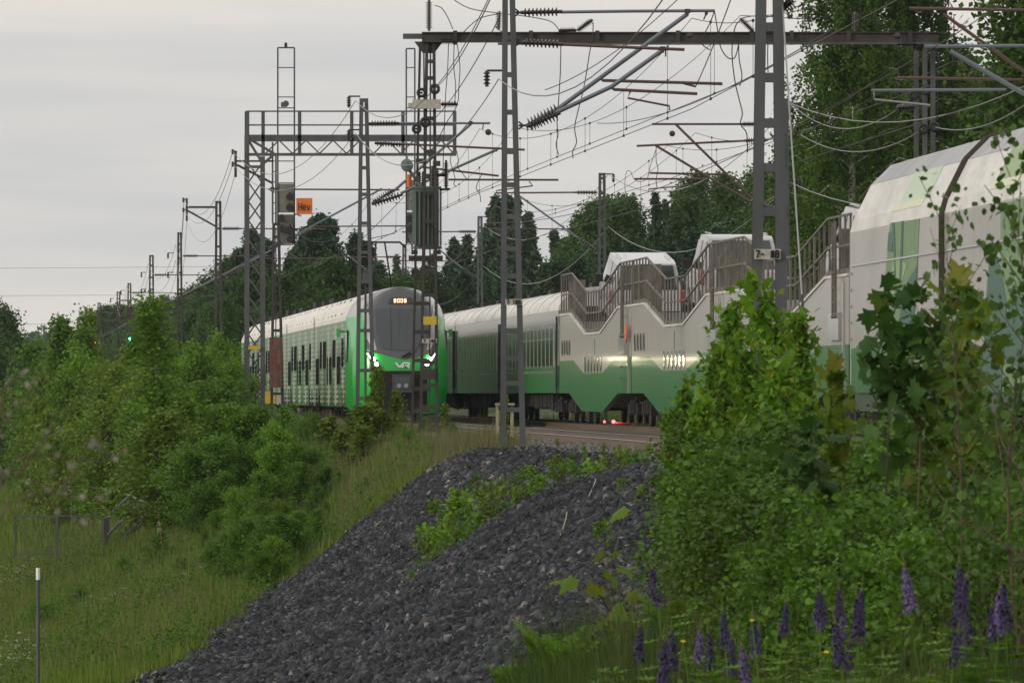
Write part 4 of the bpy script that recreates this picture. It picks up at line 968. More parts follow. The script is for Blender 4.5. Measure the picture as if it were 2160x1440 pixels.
# portal
pb = thing('portal_beam', 'long dark steel beam spanning both tracks between two posts, high across the picture', 'portal beam', P(1420, 80, D))
q = MB(); a = P(890, 79, D); b_ = P(1980, 79, D)
q.bar(a, b_, .16, .2); q.bar(a + Vector((0, 0, .11)), b_ + Vector((0, 0, .11)), .3, .025); q.bar(a + Vector((0, 0, -.11)), b_ + Vector((0, 0, -.11)), .3, .025); q.build('main_girder', m_dsteel, pb)
q = MB(); q.bar(P(1050, 93, D - .05), P(1978, 92, D - .05), .22, .045); q.build('lower_flange', m_galv, pb)
q = MB(); q.bar(P(850, 77, D), P(892, 77, D), .05, .13); q.build('beam_stub', m_galv, pb)
r = random.Random(2)
for x in (960, 1120, 1260, 1430, 1586, 1670, 1790, 1920):
    q = MB(); q.box(P(x, 80, D - .1), (.05, .05, .17)); q.build('clamp_plate', m_dsteel, pb)
def pins(x0, y0, x1, y1, r=.09, par=pb, D=D, n=10): q = MB(); insulator(q, P(x0, y0, D - .1), P(x1, y1, D - .1), r, n); q.build('insulator', m_ins, par)
pins(905, 66, 905, -2, .085, n=13); pins(928, 88, 966, 88, .08); pins(1051, 64, 1053, 24, .08); pins(1178, 65, 1216, 64, .08); pins(1218, 65, 1250, 42, .085)
pins(1590, 68, 1562, 40, .085); pins(1804, 66, 1804, 26, .085); pins(1890, 94, 1936, 93, .09)
pins(930, 220, 966, 220, .085, tp); 
q = MB(); q.box(P(900, 220, D - .1), (.34, .12, .11)); q.box(P(866, 222, D - .1), (.06, .06, .05)); q.build('switch_housing', m_plate, tp)
def pulley(par, x, y, D, r_, nm='tension_wheel'):
    q = MB(); c = P(x, y, D); n = 20
    q.path([c + Vector((math.cos(2 * math.pi * k / n) * r_ * .72, 0, math.sin(2 * math.pi * k / n) * r_ * .72)) for k in range(n + 1)], r_ * .3, 8, cap=False); q.lathe(c - Vector((0, .05, 0)), c + Vector((0, .05, 0)), [(0, r_ * .25), (1, r_ * .25)], 10)
    q.build(nm, m_cable, par, smooth=60)
for x, y, r_2 in ((917, 188, .13), (889, 196, .12), (897, 258, .13), (879, 272, .12)): pulley(tp, x, y, D - .3, r_2)
q = MB(); q.prism([P(874, 88, D), P(934, 88, D), P(916, 112, D), P(892, 112, D)], Vector((0, .2, 0))); q.build('head_bracket', m_dsteel, tp)
for x, y in ((921, 345), (885, 340), (912, 328), (900, 372), (880, 378)): q = MB(); q.box(P(x, y, D), (.09, .1, .06)); q.build('cable_clamp', m_dsteel, tp)
rp_ = thing('portal_post', 'cluster of three grey posts holding the right end of the portal beam', 'post', P(1951, 1000, D + .5) * 1)
rp_.location.z = -1.2
for a, dd in ((1933, 1.5), (1951, 0), (1968, 1.0)):
    q = MB(); p0 = P(a, 92, D + dd); q.bar(Vector((p0.x, p0.y, -1.2)), p0, .11, .12, up=(0, 1, 0)); q.build('post_leg', m_galv, rp_)
q = MB(); q.box(P(1950, 98, D + .4), (.3, .3, .09)); q.build('head_bracket', m_dsteel, rp_)
for x, y in ((1953, 190), (1928, 200), (1971, 268), (1948, 272)): pulley(rp_, x, y, D - .3, .13)
q = MB(); insulator(q, P(1890, 228, D), P(1930, 226, D), .09, 9); q.build('insulator', m_ins, rp_)
# ---- signal gantry --------------------------------------------------------------------
D = 260
g = thing('signal_gantry', 'steel lattice gantry with handrails holding hanging signals over the tracks', 'signal gantry', Vector((P(540, 0, D).x, D, -1.3)))
def br(x0, y0, x1, y1, w_, nm=None, q=None, dd=0, mt=m_galv):
    own = q is None; q = q or MB(); q.bar(P(x0, y0, D + dd), P(x1, y1, D + dd), w_, w_, up=(0, 1, 0))
    if own: q.build(nm, mt, g)
for x, ty in ((521, 236), (554, 330)): br(x, 905, x, ty, .16, 'column_leg')
br(517, 905, 517, 285, .05, 'cable_duct')
q = MB(); y = 345; s_ = 1
while y < 870:
    br(524, y, 552, y + 40, .05, q=q, dd=-.05); br(552, y, 524, y + 40, .05, q=q, dd=.05); y += 40
br(524, 352, 552, 352, .1, q=q); q.build('column_lattice', m_galv, g)
for y0, w_, nm in ((288, .12, 'top_chord'), (295, .12, 'top_chord'), (326, .1, 'bottom_chord')): br(521, y0, 962, y0, w_, nm)
q = MB(); x = 560; up = True
while x < 955:
    x2 = min(x + 28.5, 957); br(x, 324 if up else 296, x2, 296 if up else 324, .045, q=q); x = x2; up = not up
q.build('truss_lattice', m_galv, g)
for x in (521, 555, 632, 742, 850, 959): br(x, 328 if x > 530 else 300, x, 235, .12 if x < 900 else .13, 'handrail_post')
for y0 in (235, 264): br(519, y0, 962, y0, .05, 'handrail')
br(524, 296, 552, 342, .09, 'knee_brace'); br(530, 296, 578, 324, .09, 'knee_brace'); br(556, 345, 578, 326, .09, 'knee_brace')
q = MB(); c0 = P(521, 291, D); q.box(P(741, 290, D + .5), (441 / 2 * D / F, .5, .02)); q.build('walkway_grating', m_dsteel, g)
br(575, 300, 575, 470, .06, 'ladder_rail'); br(582, 326, 582, 470, .06, 'ladder_rail')
for y in range(340, 470, 22): br(575, y, 582, y, .03, 'ladder_rung')
q = MB(); br(497, 318, 497, 374, .09, q=q); br(497, 340, 576, 340, .06, q=q); br(500, 348, 574, 386, .08, q=q); q.build('feeder_crossarm', m_dsteel, g)
for y in (320, 346): q = MB(); insulator(q, P(491, y - 5, D), P(491, y + 6, D), .07, 4); q.bar(P(491, y, D), P(497, y, D), .04); q.build('line_insulator', m_ins, g)
plate(g, 524, 548, 733, D - .2, '', .13, m_yellow, 'yellow_plate')
gen_cant(g, P(556, 0, D).x, D, float(CL(D)), 1)
def signal(x0, x1, ytop, ybox, ybot, lamps, label, D=258.8):
    s = thing('hanging_signal', label, 'railway signal', P((x0 + x1) / 2, ybot, D), 'railway signals hung from the gantry')
    q = MB()
    for x in (x0, x1): q.bar(P(x, ytop, D), P(x, ybox + 10, D), .055, .055, up=(0, 1, 0))
    q.bar(P(x0, ytop, D), P(x1, ytop, D), .05)
    q.build('hanger_frame', m_galv, s)
    for y in (143, 205, 228, 340, 386): q = MB(); q.bar(P(x0, y, D), P(x1, y, D), .035); q.build('hanger_rung', m_galv, s)
    mid = (ybox + ybot) / 2 - 3
    for y0, y1 in ((ybox, mid), (mid + 4, ybot)):
        q = MB(); q.box(P((x0 + x1) / 2, (y0 + y1) / 2, D), ((x1 - x0) / 2 * D / F, .12, (y1 - y0) / 2 * D / F)); b_ = q.build('lamp_housing', m_sigback, s)
        for s_ in (x0, x1): q = MB(); q.bar(P(s_, y0 - 2, D - .1), P(s_, y1 + 2, D - .1), .05, .1, up=(0, 1, 0)); q.build('housing_edge', m_dsteel, b_)
    for x, y in lamps:
        q = MB(); c = P(x, y, D - .12); q.lathe(c, c - Vector((0, .25, 0)), [(0, .1), (1, .12)], 14); q.build('lamp_hood', m_cable, s)
        q = MB(); c = P(x, y - 9, D - .12); q.box(c - Vector((0, .1, 0)), (.03, .1, .02)); q.build('hood_bracket', m_cable, s)
    q = MB(); q.path([P(x1 - 2, ybot - 20, D - .2), P(x1 - 4, ybot + 2, D - .2), P(x0 + 10, ybot + 1, D - .2), P(x0 + 2, ybot - 12, D - .2)], .02, 5); q.build('cable_loop', m_cable, s)
    return s
s1 = signal(586, 621, 101, 388, 515, [(611, 416), (611, 438), (594, 462), (612, 484), (594, 484), (612, 505)], 'hanging signal with black lamp hoods beside the orange board')
q = MB(); q.path([P(603, 100, 258.8), P(603, 90, 258.8)], .03, 6); q.box(P(603, 96, 258.8), (.05, .05, .07)); q.build('lightning_tip', m_cable, s1)
q = MB(); q.box(P(599, 221, 258.5), (.1, .12, .08)); q.lathe(P(603, 219, 258.4), P(603, 219, 258.1), [(0, .09), (1, .11)], 12); q.build('floodlight', m_galv, s1)
s2 = signal(857, 875, 103, 380, 513, [(865, 462), (865, 484)], 'hanging signal half hidden behind the green transformer')
hv = thing('speed_board', 'orange square board lettered Hev, fixed right of the hanging signal', 'sign', P(642, 452, 258))
q = MB(); q.box(P(642, 435, 258), (17 * 258 / F, .015, 17 * 258 / F)); bo = q.build('board', m_orange, hv)
text('lettering', 'Hev', m_cable, bo, 629, 655, 428, 444, 257.95, .03)
q = MB(); q.bar(P(620, 452, 258.2), P(632, 452, 258.2), .05); q.path([P(628, 452, 258), P(632, 456, 258), P(636, 454, 258)], .02, 5); q.build('bracket', m_dsteel, hv)
# ---- tension weight mast -----------------------------------------------------------------
wm_ = hmast('weight_mast', 'narrow mast with a stack of reddish balance weights beside the green train', 'mast', 245, (570, 600, 905), (575, 590, 470), [500, 560, 598, 640, 660, 697, 830], leg=.075, mt=m_dsteel, group=None)
q = MB(); n = 22
for i in range(n): y = 712 + i * (106 / n); q.box(P(582, y + 2.3, 244.5), (.215 - .012 * (i % 2), .2, .034))
q.build('balance_weights', m_weight, wm_)
q = MB(); q.path([P(582, 712, 244.5), P(582, 480, 244.5)], .02, 5); q.build('weight_rod', m_cable, wm_)
q = MB(); q.box(P(570, 838, 247), (.17, .05, .2)); yb = q.build('yellow_panel', m_yellow); tag(yb, 'yellow panel low behind the balance weight mast', 'panel')
q = MB(); q.box(P(590, 839, 247), (.11, .05, .2)); yb = q.build('pale_panel', m_plate); tag(yb, 'pale grey panel right of the yellow one behind the weight mast', 'panel')
# ---- wires ---------------------------------------------------------------------------------
WR = .0085
def wire(name, label, spans, r=WR, mt=None, cat='wire', group='overhead wires'):
    q = MB()
    for p0, p1, sag in spans: q.path(catenary(p0, p1, sag, 14), r, 4)
    return tag(q.build(name, mt or m_wire, None, origin=spans[0][0]), label, cat, group)
def cat_run(name, label, cf, sup, dx, zc, zm, sag=1.0):
    t = thing(name, label, 'overhead line', Vector((float(cf(sup[0])) + dx, sup[0], zm)), 'catenary lines over the tracks')
    mq = MB(); cq = MB(); 
    for i, (a, b_) in enumerate(zip(sup[:-1], sup[1:])):
        st = dx + (.2 if i % 2 else -.2); st2 = dx + (-.2 if i % 2 else .2)
        A = Vector((float(cf(a)) + st, a, zm)); B = Vector((float(cf(b_)) + st2, b_, zm)); pts = catenary(A, B, sag, 20); mq.path(pts, .0075, 4)
        A2 = Vector((A.x, a, zc)); B2 = Vector((B.x, b_, zc)); cq.path([A2, B2], .0085, 4)
        n = 6 if b_ < 330 else 3
        for k in range(n):
            u = (k + .5) / n; m_ = A.lerp(B, u) - Vector((0, 0, sag * 4 * u * (1 - u))); c_ = A2.lerp(B2, u); dq = MB(); dq.path([m_, c_], .0045, 4); dq.box(m_, (.02, .03, .025)); dq.box(c_, (.02, .03, .025)); dq.build('dropper', m_cable, t)
    mq.build('messenger_wire', m_wire, t); cq.build('contact_wire', m_wire, t)
SUPL = [82, 139, 197, 260, 322, 386, 448, 527]
cat_run('catenary_line', 'overhead line above the near track, leading to the green train', CL, SUPL, -.15, 5.27, 6.95)
cat_run('catenary_line', 'second overhead line just right of the near track line, slightly higher', CL, [82, 139, 197, 260], .75, 5.75, 7.0, .8)
cat_run('catenary_line', 'overhead line above the far track, behind the car carriers', CR, [139, 200, 264, 328, 389, 454], 0, 5.3, 6.95)
cat_run('catenary_line', 'second overhead line above the far track near the thick mast', CR, [139, 200, 264], -.75, 5.7, 6.6, .8)
L1 = [P(1051, -47, 139), P(750, 213, 197), P(491, 320, 260), P(388, 421, 322), P(371, 515, 386), P(313, 556, 448), P(267, 603, 527), P(246, 622, 571)]
L2 = [Vector((2.6, 82, 5.9)), P(1052, 167, 139), P(750, 281, 197), P(491, 346, 260), P(388, 443, 322), P(371, 548, 386), P(313, 585, 448), P(267, 625, 527), P(246, 640, 571)]
L3 = [P(494, 374, 260), P(394, 466, 322), P(375, 566, 386), P(316, 600, 448)]
wire('feeder_wire', 'uppermost feeder wire along the left row of masts', [(a, b_, 1.3) for a, b_ in zip(L1[:-1], L1[1:])], .011, m_alu)
wire('feeder_wire', 'second feeder wire below the uppermost along the left masts', [(a, b_, 1.2) for a, b_ in zip(L2[:-1], L2[1:])], .011, m_alu)
wire('feeder_wire', 'lowest feeder wire hanging left of the gantry column', [(a, b_, 1.5) for a, b_ in zip(L3[:-1], L3[1:])], .009, m_alu)
R1 = [Vector((12.4, 139, 7.6)), P(1667, 218, 200), P(1283, 368, 264), P(1019, 475, 328), P(860, 525, 389), P(735, 575, 454)]
R2 = [Vector((12.4, 139, 5.7)), P(1667, 385, 200), P(1283, 485, 264), P(1019, 560, 328), P(860, 600, 389)]
R2[2] = P(1283, 478, 264)
wire('return_wire', 'upper return wire sagging across the forest behind the car carriers', [(a, b_, 1.35) for a, b_ in zip(R1[:-1], R1[1:])], .014, m_alu)
wire('return_wire', 'lower return wire sagging just above the white cars', [(a, b_, 1.35) for a, b_ in zip(R2[:-1], R2[1:])], .014, m_alu)
wire('pull_wire', 'bright wire from the right portal pulley out over the tall wagons', [(P(1971, 268, 180), P(2300, 90, 139), .6)], .014, m_alu)
wire('pull_wire', 'bright wire sagging from the thin mast to the right portal pulley', [(P(1667, 218, 200), P(1928, 200, 180), .75)], .013, m_alu)
wire('pull_wire', 'bright lower wire from the thin mast to the right portal post', [(P(1690, 285, 200), P(1948, 272, 180), .5)], .013, m_alu)
wire('pull_wire', 'wire from the transformer pole pulley rising over the first masts', [(P(917, 188, 180), P(1060, -60, 120), .25)], .011)
wire('pull_wire', 'wire crossing the portal beam from the pole switch up right', [(P(905, 262, 180), P(1052, 40, 140), .2)], .011)
wire('pull_wire', 'long diagonal wire crossing the bracket tubes of the middle mast', [(P(1150, 190, 160), P(1450, -20, 120), .2)], .010)
wire('pull_wire', 'steep diagonal wire between the middle and the thick mast', [(P(1468, 182, 139), P(1545, -10, 120), .05)], .010)
wire('pull_wire', 'thin diagonal wire ending at the thick mast top', [(P(1260, 260, 170), P(1760, 60, 82), .3)], .008)
wire('pull_wire', 'long thin wire rising past the thick mast towards the birch', [(P(1030, 470, 230), P(2160, -20, 110), .9)], .009)
wire('pull_wire', 'diagonal wire from the gantry column down to the green train', [(P(600, 640, 250), P(880, 385, 200), .2)], .012)
wire('stay_wire', 'stay cable with black and white sleeve slanting down beside the thick mast', [(P(1650, 0, 82), P(1702, 775, 76), .02)], .009, m_alu)
q = MB(); A = P(1650, 0, 82); B = P(1702, 775, 76)
for i in range(6):
    if i % 2: q.path([A.lerp(B, .78 + i * .035), A.lerp(B, .78 + i * .035 + .035)], .014, 6)
tag(q.build('stay_sleeve', m_cable, None, origin=A), 'black sleeve bands on the slanting stay cable', 'cable sleeve')
# dangling jumper cables
JP = [('thin jumper cable hanging from the portal beam near the middle mast', 150, [(1183, 95), (1182, 150), (1179, 200), (1177, 230), (1175, 262), (1177, 285), (1173, 305), (1178, 327)]),
      ('thick jumper cable dangling below the tilted portal insulator', 150, [(1251, 47), (1250, 75), (1243, 115), (1236, 160), (1228, 200), (1219, 235), (1212, 270), (1216, 300), (1208, 320), (1209, 334)]),
      ('looped jumper cable under the end of the top cantilever tube', 139, [(1507, 24), (1497, 50), (1482, 80), (1480, 93), (1497, 106)]),
      ('curved jumper cable joining cantilever tip and portal beam', 139, [(1507, 24), (1513, 60), (1520, 100), (1535, 122), (1550, 122), (1558, 95)]),
      ('jumper cable twisting down left of the thick mast', 139, [(1558, 90), (1559, 125), (1565, 160), (1560, 182)]),
      ('long thin cable curving down beside the thick mast insulators', 139, [(1562, 42), (1550, 60), (1544, 110), (1550, 170), (1560, 213), (1566, 240), (1562, 262), (1575, 282), (1577, 322)]),
      ('arched cable between the beam top insulators at left', 180, [(917, 12), (932, 18), (946, 40), (955, 62)]),
      ('arched cable over the portal beam to the upright insulator', 180, [(978, 68), (1010, 40), (1050, 30)]),
      ('long arched cable from the upright insulator to the tilted one', 180, [(950, -5), (990, 18), (1050, 28), (1110, 35), (1160, 45), (1178, 62)]),
      ('sagging cable under the upright beam insulator', 180, [(1045, 56), (1065, 72), (1100, 88), (1150, 88), (1200, 75), (1240, 45)]),
      ('first hanging cable from the left beam insulator', 180, [(946, 92), (944, 150), (940, 200), (936, 300), (934, 368)]),
      ('second hanging cable from the left beam insulator', 180, [(958, 92), (957, 140), (961, 180), (959, 220)]),
      ('third hanging cable from the left beam insulator', 180, [(964, 92), (970, 140), (968, 180), (964, 222), (940, 262), (922, 300)]),
      ('wavy cable below the steady arms right of the transformer', 195, [(953, 318), (950, 340), (956, 362), (960, 378), (957, 388), (963, 395)]),
      ('wavy cable near the second steady arm tip', 195, [(963, 318), (967, 340), (965, 352), (975, 365), (985, 378), (992, 378)]),
      ('wavy cable left of the middle mast', 195, [(1018, 365), (1008, 385), (1005, 398), (1012, 410), (1014, 426)]),
      ('wavy cable hanging over the distant spruce', 200, [(1384, 310), (1384, 340), (1388, 355), (1384, 380), (1386, 396)]),
      ('looped cable under the far bracket tubes', 264, [(1322, 420), (1318, 390), (1322, 362), (1330, 363), (1338, 378), (1352, 384), (1365, 375), (1372, 350), (1384, 315)]),
      ('cable hanging inside the thick mast frame', 139, [(1620, 88), (1619, 120), (1620, 153)]),
      ('dark cable loop over the tall wagons at right', 139, [(2012, 35), (2012, 80), (2010, 140), (2018, 110), (2030, 148), (2048, 157), (2058, 145), (2060, 118)]),
      ('small wavy cable at the right steady arms', 139, [(2055, 150), (2058, 170), (2054, 185), (2057, 203)]),
      ('thin cable from upright beam insulator into the birch', 180, [(1560, 40), (1600, 34), (1700, 40), (1803, 28), (1850, 50), (1900, 70)])]
for lab, D_, pts in JP:
    P3 = [P(x, y, D_) for x, y in pts]; sm_ = []
    for i in range(len(P3) - 1):
        a, b_, c, d = P3[max(i - 1, 0)], P3[i], P3[i + 1], P3[min(i + 2, len(P3) - 1)]
        for k in range(4):
            u = k / 4; sm_.append(.5 * ((2 * b_) + (c - a) * u + (2 * a - 5 * b_ + 4 * c - d) * u * u + (3 * b_ - a - 3 * c + d) * u ** 3))
    sm_.append(P3[-1]); q = MB(); q.path(sm_, .011, 5); tag(q.build('jumper_cable', m_cable, None, origin=P3[0]), lab, 'cable', 'jumper cables')
for x, y, D_, lab in ((1030, 279, 190, 'round disc insulator hanging right of the portal pole'), (1418, 282, 200, 'round disc insulator left of the thick mast'), (1455, 75, 178, 'round disc insulator in front of the portal beam'), (1893, 76, 178, 'round disc insulator at the right end of the portal beam')):
    q = MB(); c = P(x, y, D_); q.lathe(c, c + Vector((0, .12, 0)), [(0, .03), (.1, .08), (.6, .075), (1, .03)], 16); tag(q.build('disc_insulator', m_ins, None, origin=c), lab, 'insulator')
# faint transmission lines on the horizon, and their pylon
D = 900
for i, (y0, y1) in enumerate(((570, 560), (628, 618), (686, 682))):
    wire('power_line', ['topmost', 'middle', 'lowest'][i] + ' faint power line crossing the sky at left', [(P(-900, y0 - 8, D), P(1500, y1 - 22, D + 60), .8)], .022, m_alu, 'power line', 'distant power lines')
py_ = thing('power_pylon', 'faint distant power pylon above the far treeline at left', 'pylon', P(91, 760, 1400))
for x in (88, 94): q = MB(); q.bar(P(x, 760, 1400), P(x, 682, 1400), .12, .12, up=(0, 1, 0)); q.build('leg', m_galv, py_)
q = MB(); q.bar(P(85, 687, 1400), P(97, 687, 1400), .15); q.build('crossbar', m_galv, py_)
# distant signals with lit lamps
def farsig(x, y, D, col, label, nm):
    t = thing(nm, label, 'railway signal', P(x, y, D)); t.location.z = -1.2
    q = MB(); q.bar(Vector((P(x, y, D).x, D + .2, -1.2)), P(x, y, D) + Vector((0, .2, .3)), .14); q.build('post', m_dsteel, t)
    q = MB(); q.box(P(x, y, D) + Vector((0, .2, -.25)), (.28, .1, .75)); q.build('backplate', m_cable, t)
    q = MB(); c = P(x, y, D); q.lathe(c, c - Vector((0, .05, 0)), [(0, .15), (1, .15)], 12); q.build('lit_lamp', emis(nm + '_glow', col, 22), t)
farsig(203, 720, 700, (1, .05, .03), 'tiny distant signal showing a red light', 'red_signal')
farsig(275, 716, 560, (.05, 1, .45), 'tiny distant signal showing a green light', 'green_signal')
q = MB(); q.box(P(209, 721, 700), (.18, .05, .2)); tag(q.build('orange_board', m_orange), 'tiny orange board beside the distant red signal', 'sign')
# ---- small trackside things ----------------------------------------------------------------
D = 152; t = thing('trackside_stand', 'pale wooden stand with a flat top at the foot of the middle mast', 'stand', Vector((P(1065, 0, D).x, D, gz(P(1065, 0, D).x, D))))
m_wood = mat('bleached_wood', (.32, .28, .2), .8, var=.2, vscale=10)
for x in (1049, 1080): q = MB(); p = P(x, 853, D); q.bar(Vector((p.x, D, -1.3)), p, .065, .065, up=(0, 1, 0)); q.build('post', m_wood, t)
q = MB(); q.box(P(1065, 852, D), (.2, .15, .02)); q.build('top', m_conc, t)
D = 203; q = MB(); p = P(462, 882, D); q.path([P(456, 884, D), P(464, 908, D)], .035, 6); tag(q.build('marker_post', m_yellow, None, origin=p), 'short yellow marker post leaning at the top of the stairs', 'post')
D = 112; x = P(80, 0, D).x; t = thing('marker_pole', 'thin grey pole with a white tip in the grass at lower left', 'pole', (x, D, gz(x, D)))
q = MB(); q.path([Vector((x, D, gz(x, D) - .2)), P(80, 1222, D)], .027, 8); q.build('shaft', m_galv, t)
q = MB(); q.path([P(80, 1222, D), P(80, 1197, D)], .03, 8); q.build('white_tip', mat('white_tip_paint', (.8, .8, .8), .5), t)
# red glow under the train: small ground signal behind
D = 232; t = thing('tail_marker', 'pair of small red lights glimpsed beneath the car carriers', 'marker lights', P(1283, 893, D))
for x, r_2 in ((1275, .035), (1294, .055)):
    q = MB(); c = P(x, 889, D); q.lathe(c, c - Vector((0, .04, 0)), [(0, r_2), (1, r_2)], 12); q.build('red_lamp', emis('red_lamp_glow', (1, .04, .05), 14), t)
q = MB(); q.box(P(1286, 897, D + .2), (.3, .05, .05)); q.build('bracket', mat('blue_paint', (.05, .08, .3), .5), t)
# ---- stairs down the embankment ----------------------------------------------------------------
st = thing('stairway', 'narrow stairway with handrail running down the grassy embankment at left', 'stairs', P(350, 1020, 197))
A = P(482, 905, 203); B = P(225, 1168, 190); n = 26
m_swood = mat('dark_timber', (.05, .042, .034), .9, var=.3, vscale=8)
for i in range(n):
    c = A.lerp(B, i / (n - 1)); q = MB(); q.box(c + Vector((0, 0, -.03)), (.16, .5, .06)); q.build('step', m_swood, st)
for dy in (-.5, .5):
    q = MB(); off_ = Vector((0, dy, 0)); q.bar(A + off_ - Vector((0, 0, .1)), B + off_ - Vector((0, 0, .1)), .06, .2); q.build('stringer', m_swood, st)
    q = MB(); 
    for dh in (.45, .9): q.path([A + off_ + Vector((0, 0, dh)), B + off_ + Vector((0, 0, dh))], .028, 6)
    q.build('handrail', m_galv, st)
    for i in range(6):
        c = A.lerp(B, i / 5) + off_; q = MB(); q.bar(c - Vector((0, 0, .2)), c + Vector((0, 0, .92)), .08 if i == 5 else .06); q.build('rail_post', m_swood, st)
fn = thing('landing_fence', 'open metal fence frame at the foot of the stairway', 'fence', P(120, 1200, 192))
for x, y1 in ((32, 1180), (120, 1200), (217, 1168)): q = MB(); q.bar(P(x, y1, 192), P(x, 1087, 192), .07 if x > 100 else .04, .06, up=(0, 1, 0)); q.build('fence_post', m_galv, fn)
q = MB(); q.bar(P(30, 1088, 192), P(219, 1088, 192), .045); q.build('top_rail', m_galv, fn)
q = MB(); q.bar(P(30, 1168, 192), P(130, 1168, 192), .035); q.build('lower_rail', m_galv, fn)
q = MB()
for i in range(16): x = 34 + i * 11; q.bar(P(x, 1090, 192), P(x, 1166, 192), .006)
for i in range(7): y = 1096 + i * 11; q.bar(P(32, y, 192), P(216, y, 192), .006)
q.build('wire_mesh', m_galv, fn)

# ------------------------------------------------------------------ vegetation
m_bark = mat('grey_brown_bark', (.07, .055, .042), .9, var=.4, vscale=6)
m_birchbark = mat('birch_bark', (.36, .34, .31), .8, var=.5, vscale=5)
m_twig = mat('young_bark', (.09, .06, .04), .8, var=.3, vscale=6)
LF = {'birch': leafmat('birch_leaf', [(0.041, 0.092, 0.008), (0.058, 0.119, 0.010), (0.075, 0.143, 0.012), (0.048, 0.102, 0.008)], big=.3),
      'shrub': leafmat('willow_leaf', [(0.068, 0.143, 0.012), (0.084, 0.189, 0.015), (0.106, 0.224, 0.018), (0.061, 0.129, 0.014)], big=.3, trans=.35),
      'shrub2': leafmat('yellowish_birch_leaf', [(0.100, 0.162, 0.014), (0.120, 0.198, 0.016), (0.147, 0.224, 0.020), (0.084, 0.135, 0.013)], big=.3, trans=.35),
      'bright': leafmat('bright_young_leaf', [(0.104, 0.217, 0.012), (0.123, 0.257, 0.016), (0.157, 0.284, 0.020), (0.089, 0.183, 0.012)], big=.25, trans=.38),
      'spruce': leafmat('spruce_needle', [(0.030, 0.059, 0.030), (0.046, 0.082, 0.039), (0.059, 0.105, 0.046)], big=.25, trans=.05),
      'forest': leafmat('forest_leaf', [(0.033, 0.082, 0.014), (0.047, 0.106, 0.017), (0.062, 0.127, 0.021)], big=.35, trans=.2),
      'pine': leafmat('dark_forest_leaf', [(0.029, 0.064, 0.031), (0.042, 0.087, 0.041), (0.060, 0.109, 0.048)], big=.35, trans=.1),
      'maple': leafmat('maple_leaf', [(0.104, 0.230, 0.010), (0.123, 0.271, 0.015), (0.150, 0.292, 0.018), (0.082, 0.176, 0.012), (0.204, 0.271, 0.018)], big=.2, trans=.4),
      'mapledark': leafmat('dark_maple_leaf', [(0.034, 0.095, 0.017), (0.048, 0.120, 0.020), (0.038, 0.099, 0.018), (0.062, 0.129, 0.021), (0.043, 0.107, 0.018), (0.082, 0.120, 0.021)], big=.2, trans=.35),
      'mapleyellow': leafmat('yellowing_maple_leaf', [(0.086, 0.163, 0.013), (0.115, 0.194, 0.015), (0.144, 0.198, 0.018), (0.096, 0.172, 0.014), (0.163, 0.163, 0.021)], big=.2, trans=.4),
      'aspen': leafmat('aspen_leaf', [(0.048, 0.107, 0.018), (0.068, 0.135, 0.022), (0.041, 0.089, 0.017)], big=.2, trans=.25),
      'reddish': leafmat('reddish_shoot_leaf', [(0.169, 0.130, 0.033), (0.130, 0.143, 0.033), (0.208, 0.117, 0.039)], big=.2, trans=.3)}
DIAM = (np.array([(0, 0, 0), (.34, .45, .07), (0, 1, -.02), (-.34, .45, .07)]), np.array([(0, 1, 2), (0, 2, 3)]))
OVAL = (np.array([(0, 0, 0), (.3, .25, .07), (.36, .6, .07), (0, 1, -.03), (-.36, .6, .07), (-.3, .25, .07), (0, .5, 0)]), np.array([(0, 1, 6), (1, 2, 6), (2, 3, 6), (3, 4, 6), (4, 5, 6), (5, 0, 6)]))
TUFT = (np.array([(-.12, 0, 0), (.12, 0, 0), (.2, .6, -.08), (0, 1, -.2), (-.2, .6, -.08)]), np.array([(0, 1, 2), (0, 2, 4), (4, 2, 3)]))
def maple_tmpl():
    o = [(0, .0), (.14, -.02), (.34, -.06), (.26, .14), (.52, .22), (.44, .34), (.56, .52), (.30, .46), (.34, .60), (.16, .62), (.12, .78), (0, 1.0)]
    pts = o + [(-x, y) for x, y in o[-2:0:-1]]
    v = [(x, y, -.16 * abs(x) - .14 * max(0, y - .5) + .05 * math.sin(7 * x)) for x, y in pts] + [(0, .32, .05)]
    n = len(pts); return np.array(v), np.array([(i, (i + 1) % n, n) for i in range(n)])
MAPLE = maple_tmpl()
def leaves_mesh(name, pos, size, m, r, up=.8, tmpl=DIAM, down=.4):
    n = len(pos); nn = r.normal(size=(n, 3)); nn[:, 2] = nn[:, 2] * .6 + up
    tt = r.normal(size=(n, 3)); tt[:, 2] -= down
    s = size * np.exp(r.normal(0, .22, n)); v, f = scatter(tmpl[0], tmpl[1], pos, frames(nn, tt), s)
    return npmesh(name, v, f, m)
